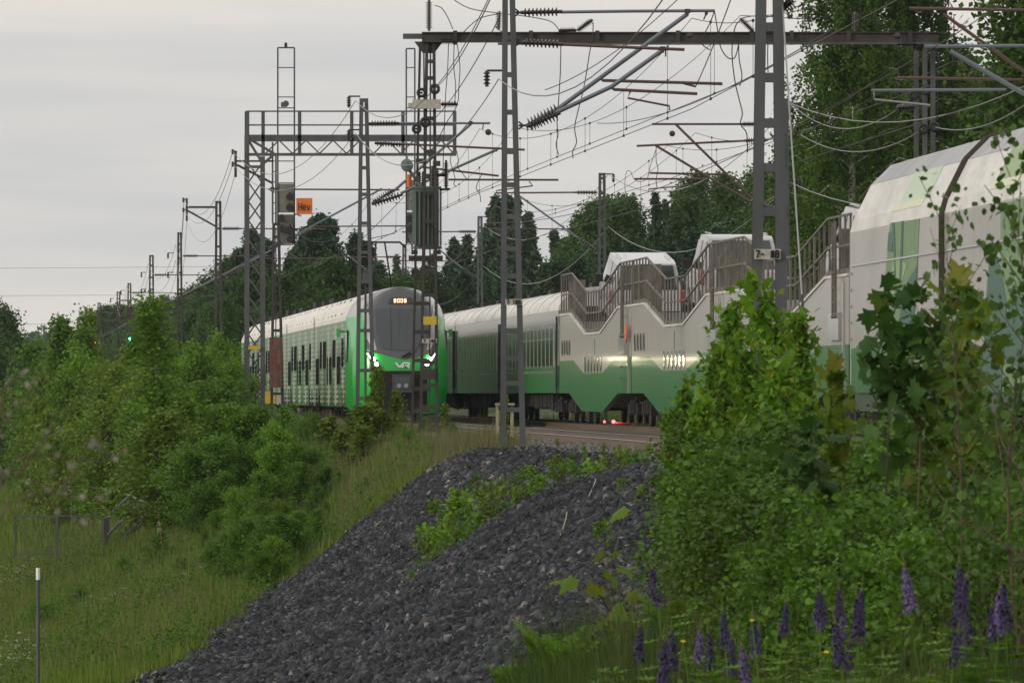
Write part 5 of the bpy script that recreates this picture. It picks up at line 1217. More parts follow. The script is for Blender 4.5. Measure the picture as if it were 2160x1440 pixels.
def plant(seed, H, Rr, prof, nl=40, nt=10, nlf=30, leaf='shrub', ls=.08, base=.1, elev=(.2, 1.0), droop=.3, sig=.12, tr=.05, bark=None, up=.8, tmpl=DIAM, down=.4, stems=1, spread=.3, limbs=True, tw=.35, ragged=True):
    r = np.random.default_rng(seed); mb = MB(); P_ = []; bark = bark or m_bark
    for sI in range(stems):
        a = r.uniform(0, 2 * math.pi); lean = np.array([math.cos(a), math.sin(a), 0]) * (spread * Rr if stems > 1 else .04 * H)
        top = lean + np.array([0, 0, H * (1 if sI == 0 else r.uniform(.6, 1))]); bend = r.normal(0, .03 * H, 3); bend[2] = 0
        tk = lambda t: lean * 0.1 * (1 - t) + top * t + bend * np.sin(math.pi * t)
        trk = tr * (1 if stems == 1 else .6)
        mb.path([Vector(tk(t)) for t in np.linspace(-.04, .97, 8)], [trk * (1 - .92 * t) for t in np.linspace(0, 1, 8)], 6)
        L_ = max(3, nl // stems)
        for i in range(L_):
            t = base + (1 - base) * ((i + r.random()) / L_); o = tk(t); az_ = i * 2.4 + r.uniform(-.5, .5)
            ln = Rr * prof(t) * (r.uniform(.3, 1.25) if ragged else r.uniform(.55, 1.12)); el = elev[0] + (elev[1] - elev[0]) * t + r.normal(0, .12)
            d = np.array([math.cos(az_) * math.cos(el), math.sin(az_) * math.cos(el), math.sin(el)])
            e1 = o + d * ln * .6; e2 = o + d * ln + np.array([0, 0, -droop * ln * .5])
            if limbs: mb.path([Vector(o), Vector(e1), Vector(e2)], [trk * .3 * (1.05 - t) + .003, trk * .18 * (1.05 - t) + .002, .002], 4, cap=False)
            s = r.uniform(.15, 1, nt); st = np.where(s[:, None] < .6, o + (e1 - o) * (s[:, None] / .6), e1 + (e2 - e1) * ((s[:, None] - .6) / .4))
            td = norm(r.normal(size=(nt, 3)) + d * .8 + np.array([0, 0, .2])) * (ln * tw * (1.1 - .5 * s))[:, None]
            td[:, 2] -= droop * ln * tw
            q = r.random((nt, nlf, 1)); pp = st[:, None, :] + td[:, None, :] * q + r.normal(0, sig, (nt, nlf, 3))
            P_.append(pp.reshape(-1, 3))
    pos = np.concatenate(P_); pos = pos[pos[:, 2] > .02 * H]
    cm = leaves_mesh('crown_mesh', pos, ls, LF[leaf], r, up, tmpl, down)
    me = bpy.data.meshes.new('wood_mesh'); me.from_pydata([tuple(v) for v in mb.v], [], mb.f); me.materials.append(bark); me.update()
    return dict(wood=me, crown=cm, H=H)
def weeping(seed, H=20, Rr=4.2, n_l=70):
    r = np.random.default_rng(seed); mb = MB(); P_ = []
    tk = lambda t: np.array([.5 * math.sin(2.2 * t), .3 * math.sin(3 * t), H * t])
    mb.path([Vector(tk(t)) for t in np.linspace(-.02, .97, 10)], [.22 * (1 - .93 * t) for t in np.linspace(0, 1, 10)], 7)
    for i in range(n_l):
        t = .18 + .8 * (i + r.random()) / n_l; o = tk(t); az_ = i * 2.4 + r.uniform(-.5, .5); ln = Rr * (1 - .75 * max(0, t - .45) / .55) * (.55 + .45 * min(1, t / .4)) * r.uniform(.5, 1.1)
        el = r.uniform(.35, .9); d = np.array([math.cos(az_) * math.cos(el), math.sin(az_) * math.cos(el), math.sin(el)])
        e1 = o + d * ln * .7; e2 = o + d * ln + np.array([0, 0, -.25 * ln]); mb.path([Vector(o), Vector(e1), Vector(e2)], [.07 * (1.1 - t), .035 * (1.1 - t), .008], 4, cap=False)
        ns_ = 22; s = r.uniform(.2, 1, ns_)
        st = np.where(s[:, None] < .7, o + (e1 - o) * (s[:, None] / .7), e1 + (e2 - e1) * ((s[:, None] - .7) / .3)) + r.normal(0, .22, (ns_, 3))
        hang = r.uniform(.5, 2.1, ns_); q = r.random((ns_, 42, 1))
        pp = st[:, None, :] + np.array([0, 0, -1.0]) * hang[:, None, None] * q + r.normal(0, .07, (ns_, 42, 3)); P_.append(pp.reshape(-1, 3))
    cm = leaves_mesh('crown_mesh', np.concatenate(P_), .125, LF['birch'], r, .2, DIAM, 1.2)
    me = bpy.data.meshes.new('wood_mesh'); me.from_pydata([tuple(v) for v in mb.v], [], mb.f); me.materials.append(m_birchbark); me.update()
    return dict(wood=me, crown=cm, H=H)
rd = lambda t: math.sin(math.pi * min(1, max(.02, t)) ** .8) ** .6
cone = lambda t: 1.02 - t
dome_ = lambda t: (max(0, 1 - (max(0, t - .4) / .62) ** 1.8)) ** .8 * (.5 + .5 * min(1, t / .35)) + .04
V_ = {}
V_['weeping'] = [weeping(1), weeping(2), weeping(3)]
V_['spruce'] = [plant(20 + i, 16, 4.0, lambda t: (1.0 - t) + .015, 130, 10, 9, 'spruce', .42, .05, (-.25, .35), .5, .10, .16, up=.9, tmpl=TUFT, down=1.2, tw=.3) for i in range(3)]
V_['forest'] = [plant(30 + i, 14, 4.2, dome_, 80, 14, 15, 'forest', .24, .12, (.15, 1.2), .25, .3, .18) for i in range(4)]
V_['pine'] = [plant(40 + i, 14, 3.6, lambda t: (1 - t) ** .8 + .03, 90, 12, 13, 'pine', .25, .1, (.0, .9), .25, .22, .16) for i in range(3)]
V_['leafy'] = [plant(50 + i, 13, 3.2, dome_, 70, 13, 16, 'birch', .2, .06, (.2, 1.1), .35, .3, .16) for i in range(3)]
V_['youngbirch'] = [plant(60 + i, 6.5, 1.7, lambda t: cone(t) * .95 + .06, 52, 10, 13, 'shrub', .13, .05, (.4, 1.15), .25, .15, .07, bark=m_birchbark) for i in range(4)]
V_['tallbirch'] = [plant(64, 6.5, 1.5, lambda t: (1 - t) ** .7 * (.55 + .45 * math.sin(t * 19)) + .08, 40, 9, 15, 'bright', .095, .1, (.4, 1.15), .25, .14, .06, bark=m_birchbark)]
V_['thicket'] = [plant(65 + i, 5.5, 2.3, dome_, 76, 11, 14, ('shrub', 'shrub2', 'bright', 'shrub2')[i], .135, .04, (.25, 1.2), .2, .16, .06, stems=3, spread=.4, bark=m_birchbark if i < 2 else m_bark) for i in range(4)]
V_['brightbush'] = [plant(70 + i, 4.0, 1.7, dome_, 60, 11, 16, 'bright', .115, .02, (.2, 1.2), .2, .15, .06, stems=4) for i in range(3)]
V_['shrub'] = [plant(80 + i, 3.0, 1.5, dome_, 60, 11, 15, ('shrub', 'shrub', 'bright', 'shrub')[i], .098, .02, (.15, 1.2), .25, .12, .05, stems=4) for i in range(4)]
V_['smallmaple'] = [plant(90 + i, 2.4, .9, lambda t: 1.15 - t * .8, 24, 5, 7, 'mapleyellow', .15, .05, (.3, 1.0), .2, .1, .035, tmpl=MAPLE, up=1.4, bark=m_twig) for i in range(3)]
V_['maple'] = [plant(95 + i, 2.6, .85, lambda t: 1.2 - t * .9, 24, 5, 7, 'maple', .12, .04, (.3, 1.1), .15, .10, .03, tmpl=MAPLE, up=1.4, bark=m_twig) for i in range(3)]
V_['nearshrub'] = [plant(100 + i, 1.9, .72, dome_, 44, 7, 9, 'shrub', .052, .03, (.3, 1.2), .15, .06, .018, tmpl=OVAL, stems=5, bark=m_twig, spread=.5) for i in range(4)]
V_['nearbirch'] = [plant(110 + i, 1.9, .75, dome_, 40, 7, 9, 'birch', .05, .03, (.3, 1.2), .2, .06, .018, tmpl=OVAL, stems=4, bark=m_twig, spread=.5) for i in range(3)]
V_['darkmaple'] = [plant(120 + i, 2.1, .26, lambda t: 1.2 - .6 * t, 9, 3, 2, 'mapledark', .115, .70, (.2, .8), .15, .05, .012, tmpl=MAPLE, up=1.0, bark=m_twig) for i in range(3)]
V_['lightmaple'] = [plant(124 + i, 2.1, .26, lambda t: 1.2 - .6 * t, 10, 3, 2, 'mapleyellow', .125, .68, (.3, .9), .1, .05, .012, tmpl=MAPLE, up=1.0, bark=m_twig) for i in range(3)]
V_['seedling'] = [plant(160, .62, .26, lambda t: 1, 18, 1, 1, 'mapleyellow', .095, .35, (.1, .5), .1, .02, .006, tmpl=MAPLE, up=1.6, bark=m_twig)]
V_['aspen'] = [plant(125 + i, 2.9, .72, lambda t: 1.05 - .5 * t, 22, 4, 5, 'aspen', .046, .22, (.5, 1.1), .0, .05, .014, tmpl=OVAL, up=.3, bark=m_twig, down=.8, tw=.4) for i in range(2)]
V_['weed'] = [plant(130 + i, .55, .26, dome_, 14, 4, 5, ('bright', 'shrub2', 'shrub')[i], .042, .02, (.3, 1.3), .1, .03, .006, tmpl=OVAL, stems=4, bark=m_twig) for i in range(3)]
V_['lowshrub'] = [plant(140 + i, 1.1, .7, dome_, 34, 8, 14, 'shrub', .055, .02, (.2, 1.3), .15, .07, .015, stems=5, bark=m_twig) for i in range(3)]
cnt = {}
def put(kind, px, D, top, name, label, cat, group, ws=1.0, rng_=random.Random(5), parts=('trunk', 'crown'), zoff=0, z0=None):
    v = V_[kind]; i = cnt.get(kind, 0); cnt[kind] = i + 1; v = v[i % len(v)]
    x = (px - 1080) * D / F; z = gz(x, D) if z0 is None else z0; h = (HZ - top) * D / F - z
    s = h / v['H']; t = thing(name, label, cat, (x, D, z + zoff), group); t.rotation_euler = (0, 0, rng_.uniform(0, 6.28)); t.scale = (s * ws, s * ws, s)
    link(parts[0], v['wood'], t); link(parts[1], v['crown'], t); return t
rr = random.Random(17)
ORD = 'first second third fourth fifth sixth seventh eighth ninth tenth eleventh twelfth thirteenth fourteenth fifteenth sixteenth seventeenth eighteenth nineteenth twentieth'.split()
def ordlabels(xs, short):
    o = sorted(range(len(xs)), key=lambda i: xs[i]); lab = [None] * len(xs)
    for k, i in enumerate(o): lab[i] = ORD[k] + ' from the left of ' + short
    return lab
def row(kind, pts, name, label, cat, group, ws=1.0, parts=('trunk', 'crown'), jit=.08):
    if label.startswith('#'): pts = [tuple(p) + (1,) * (4 - len(p)) + (l,) for p, l in zip(pts, ordlabels([q[0] for q in pts], label[1:]))]
    for p in pts:
        w_ = ws * (p[3] if len(p) > 3 else 1) * rr.uniform(1 - jit, 1 + jit)
        lab = p[4] if len(p) > 4 else label
        put(kind, p[0], p[1], p[2], name, lab, cat, group, w_, rr, parts)
# right-hand tall birches
row('weeping', [(1770, 228, -150, 1.2, 'tall weeping birch left of the others above the car carriers, drooping crown against the sky'), (1920, 235, -170, 1.25, 'tall weeping birch directly behind the right end of the portal beam')], 'birch_tree', '', 'birch tree', 'tall weeping birches behind the train')
row('leafy', [(2200, 215, -140, 1.0, 'dense tree cut by the upper right corner of the picture'), (2110, 250, 110, 1.3, 'broad green tree under the right-edge tubular arms'), (1980, 262, 130, 1.3, 'broad green tree behind the three grey portal posts'), (1850, 258, 150, 1.2, 'green tree between the portal posts and the thin mast'),
   (1730, 262, 330, 1.1, 'lower green tree just right of the thick mast'), (1700, 290, 300, 1.2, 'green tree glimpsed through the thick mast frame'), (1790, 285, 330, 1.3, 'round green tree above the tall wagon front end'), (2060, 240, 210, 1.3, 'green tree right above the tall wagon roof seam'), (2180, 235, 60, 1.2, 'green tree at the right edge above the tall wagon')], 'broadleaf_tree', '', 'tree', 'green trees behind the train at right')
G = 'trees of the forest behind the far train'
fp = []
for x, top in ((1215, 470), (1245, 445), (1275, 440), (1305, 450), (1335, 435), (1440, 415), (1475, 390), (1510, 398), (1545, 392), (1580, 385), (1615, 375), (1650, 372), (1690, 360)): fp.append((x, rr.uniform(400, 430), top))
row('forest', fp, 'forest_tree', '#the dark broadleaf skyline trees behind the white cars', 'tree', G, 1.0)
row('pine', [(x, rr.uniform(360, 390), top) for x, top in ((1180, 560), (1230, 545), (1285, 520), (1340, 505), (1400, 500), (1450, 490), (1500, 480), (1560, 470), (1620, 470), (1680, 450), (1140, 560), (1095, 570), (1050, 575), (1010, 585), (965, 580))], 'forest_tree', '#the dark lower forest trees behind the coaches and cars', 'tree', G, 1.2)
row('spruce', [(1350, 430, 435, .7), (1372, 415, 408, .75), (1396, 425, 425, .6), (1045, 470, 416), (1075, 480, 412), (1098, 485, 420), (1130, 475, 452), (1155, 470, 488), (998, 470, 498), (950, 480, 506), (975, 500, 520), (828, 480, 540, .7), (1020, 500, 480), (1110, 500, 470), (1180, 500, 505), (920, 500, 540)], 'spruce_tree', '#the pointed dark spruces between green cab and thick mast', 'spruce tree', 'pointed spruces on the forest skyline')
row('pine', [(x, rr.uniform(385, 420), top) for x, top in ((520, 505), (545, 492), (500, 535), (575, 515), (600, 548), (625, 535), (648, 490), (668, 470), (690, 462), (712, 470), (735, 500), (760, 520), (785, 560), (805, 560), (850, 575), (880, 575), (905, 565))], 'forest_tree', '#the tall dark forest trees behind the green commuter train', 'tree', 'trees of the forest behind the green train', 1.05)
row('forest', [(x, rr.uniform(350, 375), top) for x, top in ((500, 600), (545, 580), (590, 590), (635, 570), (680, 560), (725, 570), (770, 590), (820, 600), (870, 600), (920, 590), (470, 640))], 'forest_tree', '#the lower green trees just above the commuter train roof', 'tree', 'trees of the forest behind the green train', 1.15)
row('forest', [(x, D, top) for x, D, top in ((480, 480, 560), (455, 520, 600), (430, 540, 612), (405, 560, 618), (380, 600, 628), (355, 640, 640), (330, 680, 648), (305, 720, 652), (282, 760, 655), (258, 800, 652), (235, 850, 655), (215, 900, 665), (195, 950, 680), (440, 450, 660), (400, 480, 670), (350, 560, 690), (300, 620, 700), (250, 700, 708), (420, 420, 700), (375, 450, 710))], 'forest_tree', '#the hazy forest trees left of the gantry column', 'tree', 'hazy forest trees left of the gantry', 1.25)
row('forest', [(-25, 430, 640), (5, 420, 668), (22, 430, 690), (38, 450, 722), (-60, 400, 620), (50, 520, 760), (8, 380, 760), (-30, 360, 730), (36, 400, 800)], 'forest_tree', '#the dark hillside trees at the left edge', 'tree', 'dark hillside trees at the left edge', 1.1)
# far-off wood
r = np.random.default_rng(5); Pn = []
X = r.uniform(-420, 500, 2600); D_ = r.uniform(1300, 1900, 2600); H_ = r.uniform(5, 10, 2600)
for x, d, h in zip(X, D_, H_): n = 60; t = r.random(n); a = r.uniform(0, 6.28, n); q = (1 - t) * 3.2; Pn.append(np.stack([x + np.cos(a) * q, d + np.sin(a) * q, float(ground(x, d)) + t * h], -1))
o = link('far_forest', leaves_mesh('far_forest', np.concatenate(Pn), 1.15, LF['pine'], r, .4)); tag(o, 'bluish far-off wood along the horizon at left', 'forest', kind='stuff')
# bushes and young birches on the left side of the line
row('thicket', [(100, 310, 742, 1.0, 'leafy young tree at the far left end of the thicket by the dark hillside'), (150, 296, 680, .8, 'tall twiggy young tree with a soft double top in the left thicket'), (205, 282, 750, 1.0, 'rounded young tree just right of the soft double-topped one'), (250, 270, 742, 1.0, 'rounded young tree in the middle of the left thicket'), (85, 330, 790, 1.2, 'low leafy tree at the foot of the dark hillside'), (385, 264, 748, 1.0, 'bright rounded bush right of the tallest birch'), (440, 258, 722, 1.0, 'bright rounded bush below the mast with the feeder arm'), (490, 264, 765, 1.0, 'bright bush touching the gantry column')], 'thicket_tree', '', 'young tree', 'leafy young trees of the left thicket', 1.0)
row('youngbirch', [(128, 292, 680), (175, 286, 705), (292, 262, 712), (365, 262, 738)], 'young_birch', '#the thin young birches poking out of the left thicket', 'birch', 'young birches in the left thicket', 1.1)
row('brightbush', [(415, 250, 760), (465, 252, 775), (505, 262, 800), (345, 250, 780), (300, 255, 790)], 'bright_bush', '#the bright yellow-green bushes left of the gantry column', 'bush', 'bright bushes left of the gantry', 1.2, ('stems', 'foliage'))
put('tallbirch', 340, 186, 636, 'young_birch', 'tallest young birch in front of the stairway, its pale trunk running far down the slope', 'birch', 'young birches in the left thicket', 1.6, rr)
row('thicket', [(405, 190, 820, 1.1, 'young birch standing in front of the upper stairway'), (262, 224, 800, 1.2, 'young birch just left of the tallest one'), (450, 186, 850, 1.3, 'low young birch beside the yellow marker post'), (375, 182, 880, 1.4, 'young birch in front of the middle of the stairway'), (425, 178, 930, 1.3, 'young birch at the left end of the slope bushes')], 'young_birch', '', 'birch', 'young birches in the left thicket', 1.3)
row('thicket', [(120, 262, 810), (165, 250, 800), (205, 248, 820), (250, 240, 830), (290, 232, 790), (345, 228, 800), (385, 228, 850), (430, 226, 850), (140, 240, 880), (200, 230, 890), (255, 222, 880), (310, 218, 860), (360, 214, 880), (405, 214, 900)], 'young_birch', '#the low leafy trees in front of the left thicket', 'young tree', 'low trees in front of the left thicket', 1.05)
BL = 'dense green bush on the embankment slope between the stairway and the gravel heap'
row('shrub', [(565, 186, 872), (520, 186, 880), (600, 180, 905), (545, 178, 930), (500, 180, 960), (470, 176, 1010), (585, 172, 950), (640, 172, 930), (620, 166, 985), (560, 166, 1010), (510, 168, 1040), (680, 166, 985), (660, 160, 1030), (720, 164, 1000), (600, 160, 1060), (545, 158, 1090), (500, 160, 1110), (690, 156, 1060), (640, 155, 1090), (745, 160, 1030), (590, 152, 1130), (540, 152, 1150), (700, 152, 1100), (650, 149, 1150), (455, 172, 1080), (770, 158, 1010), (480, 160, 1130), (600, 141, 1090), (560, 142, 1100), (520, 144, 1110), (635, 143, 1090), (480, 147, 1130), (675, 146, 1080), (450, 150, 1150), (590, 138, 1140), (545, 138, 1160), (430, 168, 1120), (460, 162, 1170), (520, 154, 1190), (575, 150, 1200), (620, 148, 1190), (670, 148, 1170), (730, 156, 1070), (430, 176, 1020)], 'slope_bush', BL, 'bush', 'dense bushes on the embankment slope', 1.15, ('stems', 'foliage'))
row('shrub', [(805, 158, 1000), (845, 156, 985), (870, 154, 985), (830, 150, 1040), (790, 150, 1070)], 'slope_bush', '#the fine-leaved bushes by the upper edge of the gravel', 'bush', 'bushes at the edge of the farther gravel heap', 1.0, ('stems', 'foliage'))
row('smallmaple', [(742, 186, 872, 1.2, 'young maple with yellow-green leaves left of the green cab nose'), (795, 182, 788, .5, 'tall thin maple sapling reaching up in front of the cab headlight'), (835, 182, 832, .6, 'young maple sapling in front of the black cab coupler'), (700, 190, 885, 1.2, 'young maple bush under the green train side'), (772, 176, 860, 1.3, 'broad young maple low in front of the cab'), (815, 176, 875, 1.2, 'young maple low at the foot of the cab, left of the steel pole'), (725, 178, 915, 1.3, 'young maple lowest of the clump left of the cab'), (765, 172, 905, 1.3, 'dark leafed young maple at the centre bottom of the clump'), (935, 186, 858, .8, 'small sapling between the steel pole legs and the coaches')], 'maple_sapling', '', 'maple sapling', 'young maples in front of the green cab', 1.2)
row('lowshrub', [(640, 205, 875), (670, 200, 880), (610, 210, 870), (860, 172, 900), (900, 190, 885), (960, 185, 895), (845, 168, 930), (1010, 178, 915)], 'low_bush', '#the small bushes along the near track', 'bush', 'small bushes along the near track', 1.0, ('stems', 'foliage'))
put('smallmaple', 1066, 150, 842, 'maple_sapling', 'thin maple sapling growing up beside the pale wooden stand', 'maple sapling', None, .55, rr)
row('lowshrub', [(430, 150, 1205), (480, 146, 1222), (385, 158, 1178), (335, 170, 1128), (520, 142, 1238), (575, 139, 1240), (265, 170, 1178), (165, 160, 1232), (205, 150, 1292), (330, 140, 1335), (92, 150, 1262), (412, 135, 1325), (300, 155, 1240), (120, 135, 1370)], 'low_bush', '#the low bushes scattered in the grass of the lower slope', 'bush', 'low bushes scattered on the lower slope', 1.3, ('stems', 'foliage'))
# weeds on the gravel
wl = [(880, 1215, 97), (905, 1195, 97), (925, 1170, 98), (945, 1150, 98), (965, 1130, 99), (985, 1120, 99), (1005, 1100, 100), (1030, 1085, 100), (1055, 1070, 100), (1080, 1060, 101), (1105, 1045, 101), (1130, 1035, 102), (1155, 1020, 103), (1180, 1010, 104), (1205, 1000, 106), (910, 1130, 106), (935, 1110, 107), (960, 1085, 108), (990, 1060, 110), (1020, 1045, 112), (920, 1060, 118), (950, 1040, 120), (1060, 1030, 115), (1090, 1015, 118), (1125, 1005, 120), (1160, 985, 124), (1200, 975, 126), (1235, 960, 130), (1270, 955, 128), (1300, 950, 125), (1330, 955, 118), (1365, 950, 118), (1395, 960, 112), (1240, 985, 108), (1290, 980, 106), (1340, 975, 104), (1420, 970, 100), (1180, 950, 140), (1130, 945, 146), (870, 1235, 93), (895, 1160, 100), (1000, 1010, 126)]
for x, y, D_ in wl:
    put('weed', x + rr.uniform(-6, 6), D_, y - rr.uniform(10, 38) * 100 / D_, 'gravel_weed', 'leafy weed in the green strip between the two gravel heaps', 'weed', 'weeds between the gravel heaps', rr.uniform(.8, 1.4), rr, ('stems', 'foliage'))
for x, y, D_, lab in ((1275, 1150, 78, 'lone leafy weed low on the bare front gravel heap'), (1350, 1080, 86, 'leafy weed high on the bare front gravel heap'), (1400, 1120, 80, 'leafy weed on the right flank of the front gravel heap'), (1310, 1060, 88, 'small weed near the crest of the front gravel heap')):
    put('weed', x, D_, y - 55, 'gravel_weed', lab, 'weed', None, 1.2, rr, ('stems', 'foliage'))
# foreground right
row('maple', [(1615, 76, 622, 1.1, 'bright green young maple, tallest, standing before the thick mast foot'), (1535, 78, 668, 1.0, 'bright green young maple left of the tallest one'), (1680, 74, 690, .9, 'bright green young maple right of the thick mast foot'), (1580, 72, 740, 1.2, 'bright green young maple low in the middle of the clump'), (1500, 76, 760, 1.1, 'bright green young maple low at the left of the clump'), (1645, 70, 790, 1.3, 'bright green young maple low at the right of the clump'), (1450, 84, 815, .9, 'small bright maple by the lower belly of the car carrier'), (1415, 84, 885, 1.0, 'smallest bright maple at the end of the rails'), (1475, 74, 860, 1.2, 'bright maple hiding the middle carrier wheels')], 'maple_sapling', '', 'maple sapling', 'bright young maples at right', .72)
row('nearbirch', [(1520, 62, 915), (1600, 60, 900), (1690, 58, 890), (1770, 56, 900), (1850, 55, 905), (1490, 66, 945), (1930, 54, 890), (2010, 53, 880), (2090, 52, 860), (2160, 50, 840)], 'leafy_shrub', '#the back row of shrubs in the right thicket', 'shrub', 'back row shrubs of the right thicket', 1.35, ('stems', 'foliage'))
row('nearshrub', [(1540, 56, 990), (1550, 54, 960), (1625, 52, 950), (1700, 50, 945), (1790, 49, 950), (1870, 48, 945), (1960, 47, 915), (2040, 46, 900), (2120, 45, 880), (1500, 58, 1010)], 'leafy_shrub', '#the upper middle row of shrubs in the right thicket', 'shrub', 'middle row shrubs of the right thicket', 1.3, ('stems', 'foliage'))
row('nearbirch', [(1540, 50, 1040), (1580, 48, 1020), (1670, 46, 1000), (1760, 45, 1010), (1850, 44, 1000), (1940, 43, 990), (2030, 42, 980), (2120, 41, 960), (1560, 45, 1100), (1515, 50, 1100)], 'leafy_shrub', '#the lower middle row of shrubs in the right thicket', 'shrub', 'middle row shrubs of the right thicket', 1.3, ('stems', 'foliage'))
row('nearshrub', [(1640, 42, 1080), (1720, 41, 1070), (1810, 40, 1080), (1900, 40, 1060), (1990, 39, 1060), (2080, 38, 1040), (2160, 38, 1020), (1580, 43, 1160), (1660, 40, 1150), (1760, 39, 1150), (1870, 38, 1140), (1970, 37, 1130), (2070, 37, 1120), (2150, 36, 1110)], 'leafy_shrub', '#the front row of shrubs behind the lupines', 'shrub', 'front row shrubs of the right thicket', 1.2, ('stems', 'foliage'))
for x, y, D_, w2, lab in ((1855, 612, 42, 1.0, 'dark large-leaved maple close to the camera, tallest left of the tall wagon seam'), (1915, 668, 42, 1.0, 'dark large-leaved maple touching the tallest dark one on its right'), (1880, 760, 43, 1.0, 'dark large-leaved maple shoot under the two tall dark ones'), (1690, 900, 42, 1.2, 'dark maple shoot in the middle of the right thicket'), ):
    put('darkmaple', x, D_, y, 'maple_sapling', lab, 'maple sapling', 'large-leaved maples near the camera', w2, rr)
for x, y, D_, w2, lab in ((2015, 615, 43, 1.0, 'large-leaved maple turning yellow at its top, near the right edge'), (2065, 690, 42, 1.0, 'yellow-green large-leaved maple right of the yellow-topped one'), (1985, 790, 43, .9, 'yellow-green maple shoot under the yellow-topped one'), (1745, 790, 46, .8, 'yellow-green maple shoot left of the dark maple group')):
    put('lightmaple', x, D_, y, 'maple_sapling', lab, 'maple sapling', 'large-leaved maples near the camera', w2, rr)
put('seedling', 1290, 47, 1175, 'maple_sapling', 'small yellow-green maple seedling at the edge of the front gravel heap', 'maple sapling', None, 1.0, rr)
put('aspen', 2110, 36, 360, 'aspen_sapling', 'tall thin aspen sapling with round grey-green leaves before the right tall wagon', 'aspen sapling', None, 1.05, rr)
put('aspen', 2030, 37, 470, 'aspen_sapling', 'second thin aspen sapling leaning left of the tall one', 'aspen sapling', None, .9, rr)
put('aspen', 2190, 36, 420, 'aspen_sapling', 'thin aspen sapling cut by the right edge', 'aspen sapling', None, .9, rr)
# ------------------------------------------------------------------ grasses
def grassmat(name, cols): return leafmat(name, cols, rough=.6, trans=.35, big=.25)
m_grass = grassmat('meadow_blade', [(.07, .135, .012), (.105, .19, .018), (.14, .23, .022), (.2, .22, .05), (.08, .15, .015)])
m_shade = grassmat('shaded_blade', [(.03, .07, .010), (.045, .10, .013), (.06, .125, .018), (.09, .12, .03), (.035, .08, .012)])  # darker copy of the meadow blade, foreground shade put into the colour
m_dry = grassmat('dry_blade', [(.12, .12, .05), (.17, .15, .07), (.08, .12, .03), (.2, .16, .09), (.07, .12, .025)])
BL_ = (np.array([(-.5, 0, 0), (.5, 0, 0), (.34, .0, .55), (-.34, .0, .55), (.0, 0, 1.0)]), np.array([(0, 1, 2), (0, 2, 3), (3, 2, 4)]))
def grass(name, label, n, d0, d1, x0, x1, hgt, wid, m, keep=None, seed=0, clump=True, py_max=1500):
    r = np.random.default_rng(seed); D = d0 + (d1 - d0) * r.random(n); X = (r.uniform(x0, x1, n) - 1080) * D / F
    if clump:
        nz = np.sin(X * 1.7 + 3 * np.sin(D * .31)) * np.sin(D * .9 + 2 * np.sin(X * .8)) ; k = r.random(n) < .62 + .38 * nz; X, D = X[k], D[k]
        nz = nz[k]
    else: nz = np.zeros(len(X))
    if keep is not None: k = keep(X, D); X, D, nz = X[k], D[k], nz[k]
    Z = ground(X, D); k = (HZ - Z * F / D) < py_max; X, D, Z, nz = X[k], D[k], Z[k], nz[k]; n = len(X)
    a = r.uniform(0, 2 * math.pi, n); le = np.abs(r.normal(0, .32, n)); z = np.stack([np.cos(a) * np.sin(le), np.sin(a) * np.sin(le), np.cos(le)], -1)
    x = norm(np.cross(z, r.normal(size=(n, 3)))); rot = np.stack([x, np.cross(z, x), z], -1)
    h = hgt * np.exp(r.normal(0, .3, n)) * (1 + .35 * nz); s = np.stack([np.full(n, wid) * np.exp(r.normal(0, .3, n)), np.ones(n), h], -1)
    v, f = scatter(BL_[0], BL_[1], np.stack([X, D, Z - .02], -1), rot, s)
    o = link(name, npmesh(name, v, f, m)); tag(o, label, 'grass', kind='stuff'); return o
ng = lambda X, D: (X < gravel_left(D) + .1 + .35 * np.sin(D * 1.9) * np.sin(D * .63)) | (D > 147.5)
grass('meadow_grass', 'lush green grass on the embankment slope at lower left', 330000, 108, 215, -260, 900, .22, .016, m_grass, lambda X, D: ng(X, D) & (X < CL(D) - 2.8), 1)
grass('distant_grass', 'grass of the far meadow and verge', 90000, 215, 420, -60, 700, .3, .035, m_grass, lambda X, D: (X < CL(D) - 2.6), 2)
grass('verge_grass', 'dry brownish grass along the track shoulder', 60000, 147, 235, 560, 1250, .34, .012, m_dry, lambda X, D: (X < CL(D) - 2.2) & (X > Xe(D) - 2.2), 3)
grass('roadside_grass', 'low green grass beyond the far track', 40000, 120, 300, 900, 2200, .35, .02, m_grass, lambda X, D: X > CR(D) + 2.0, 4)
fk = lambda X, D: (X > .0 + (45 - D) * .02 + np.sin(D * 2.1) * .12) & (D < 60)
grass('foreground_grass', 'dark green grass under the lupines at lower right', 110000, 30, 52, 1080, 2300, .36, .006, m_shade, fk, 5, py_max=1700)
grass('slope_stalks', 'taller dry and green stalks standing in the slope grass', 16000, 112, 215, -60, 900, .5, .012, m_dry, lambda X, D: ng(X, D) & (X < CL(D) - 2.8), 8)
grass('tall_stalks', 'sparse dry grass stalks among the lupines', 2500, 32, 48, 1280, 2250, .62, .0035, m_dry, fk, 6, py_max=1700)
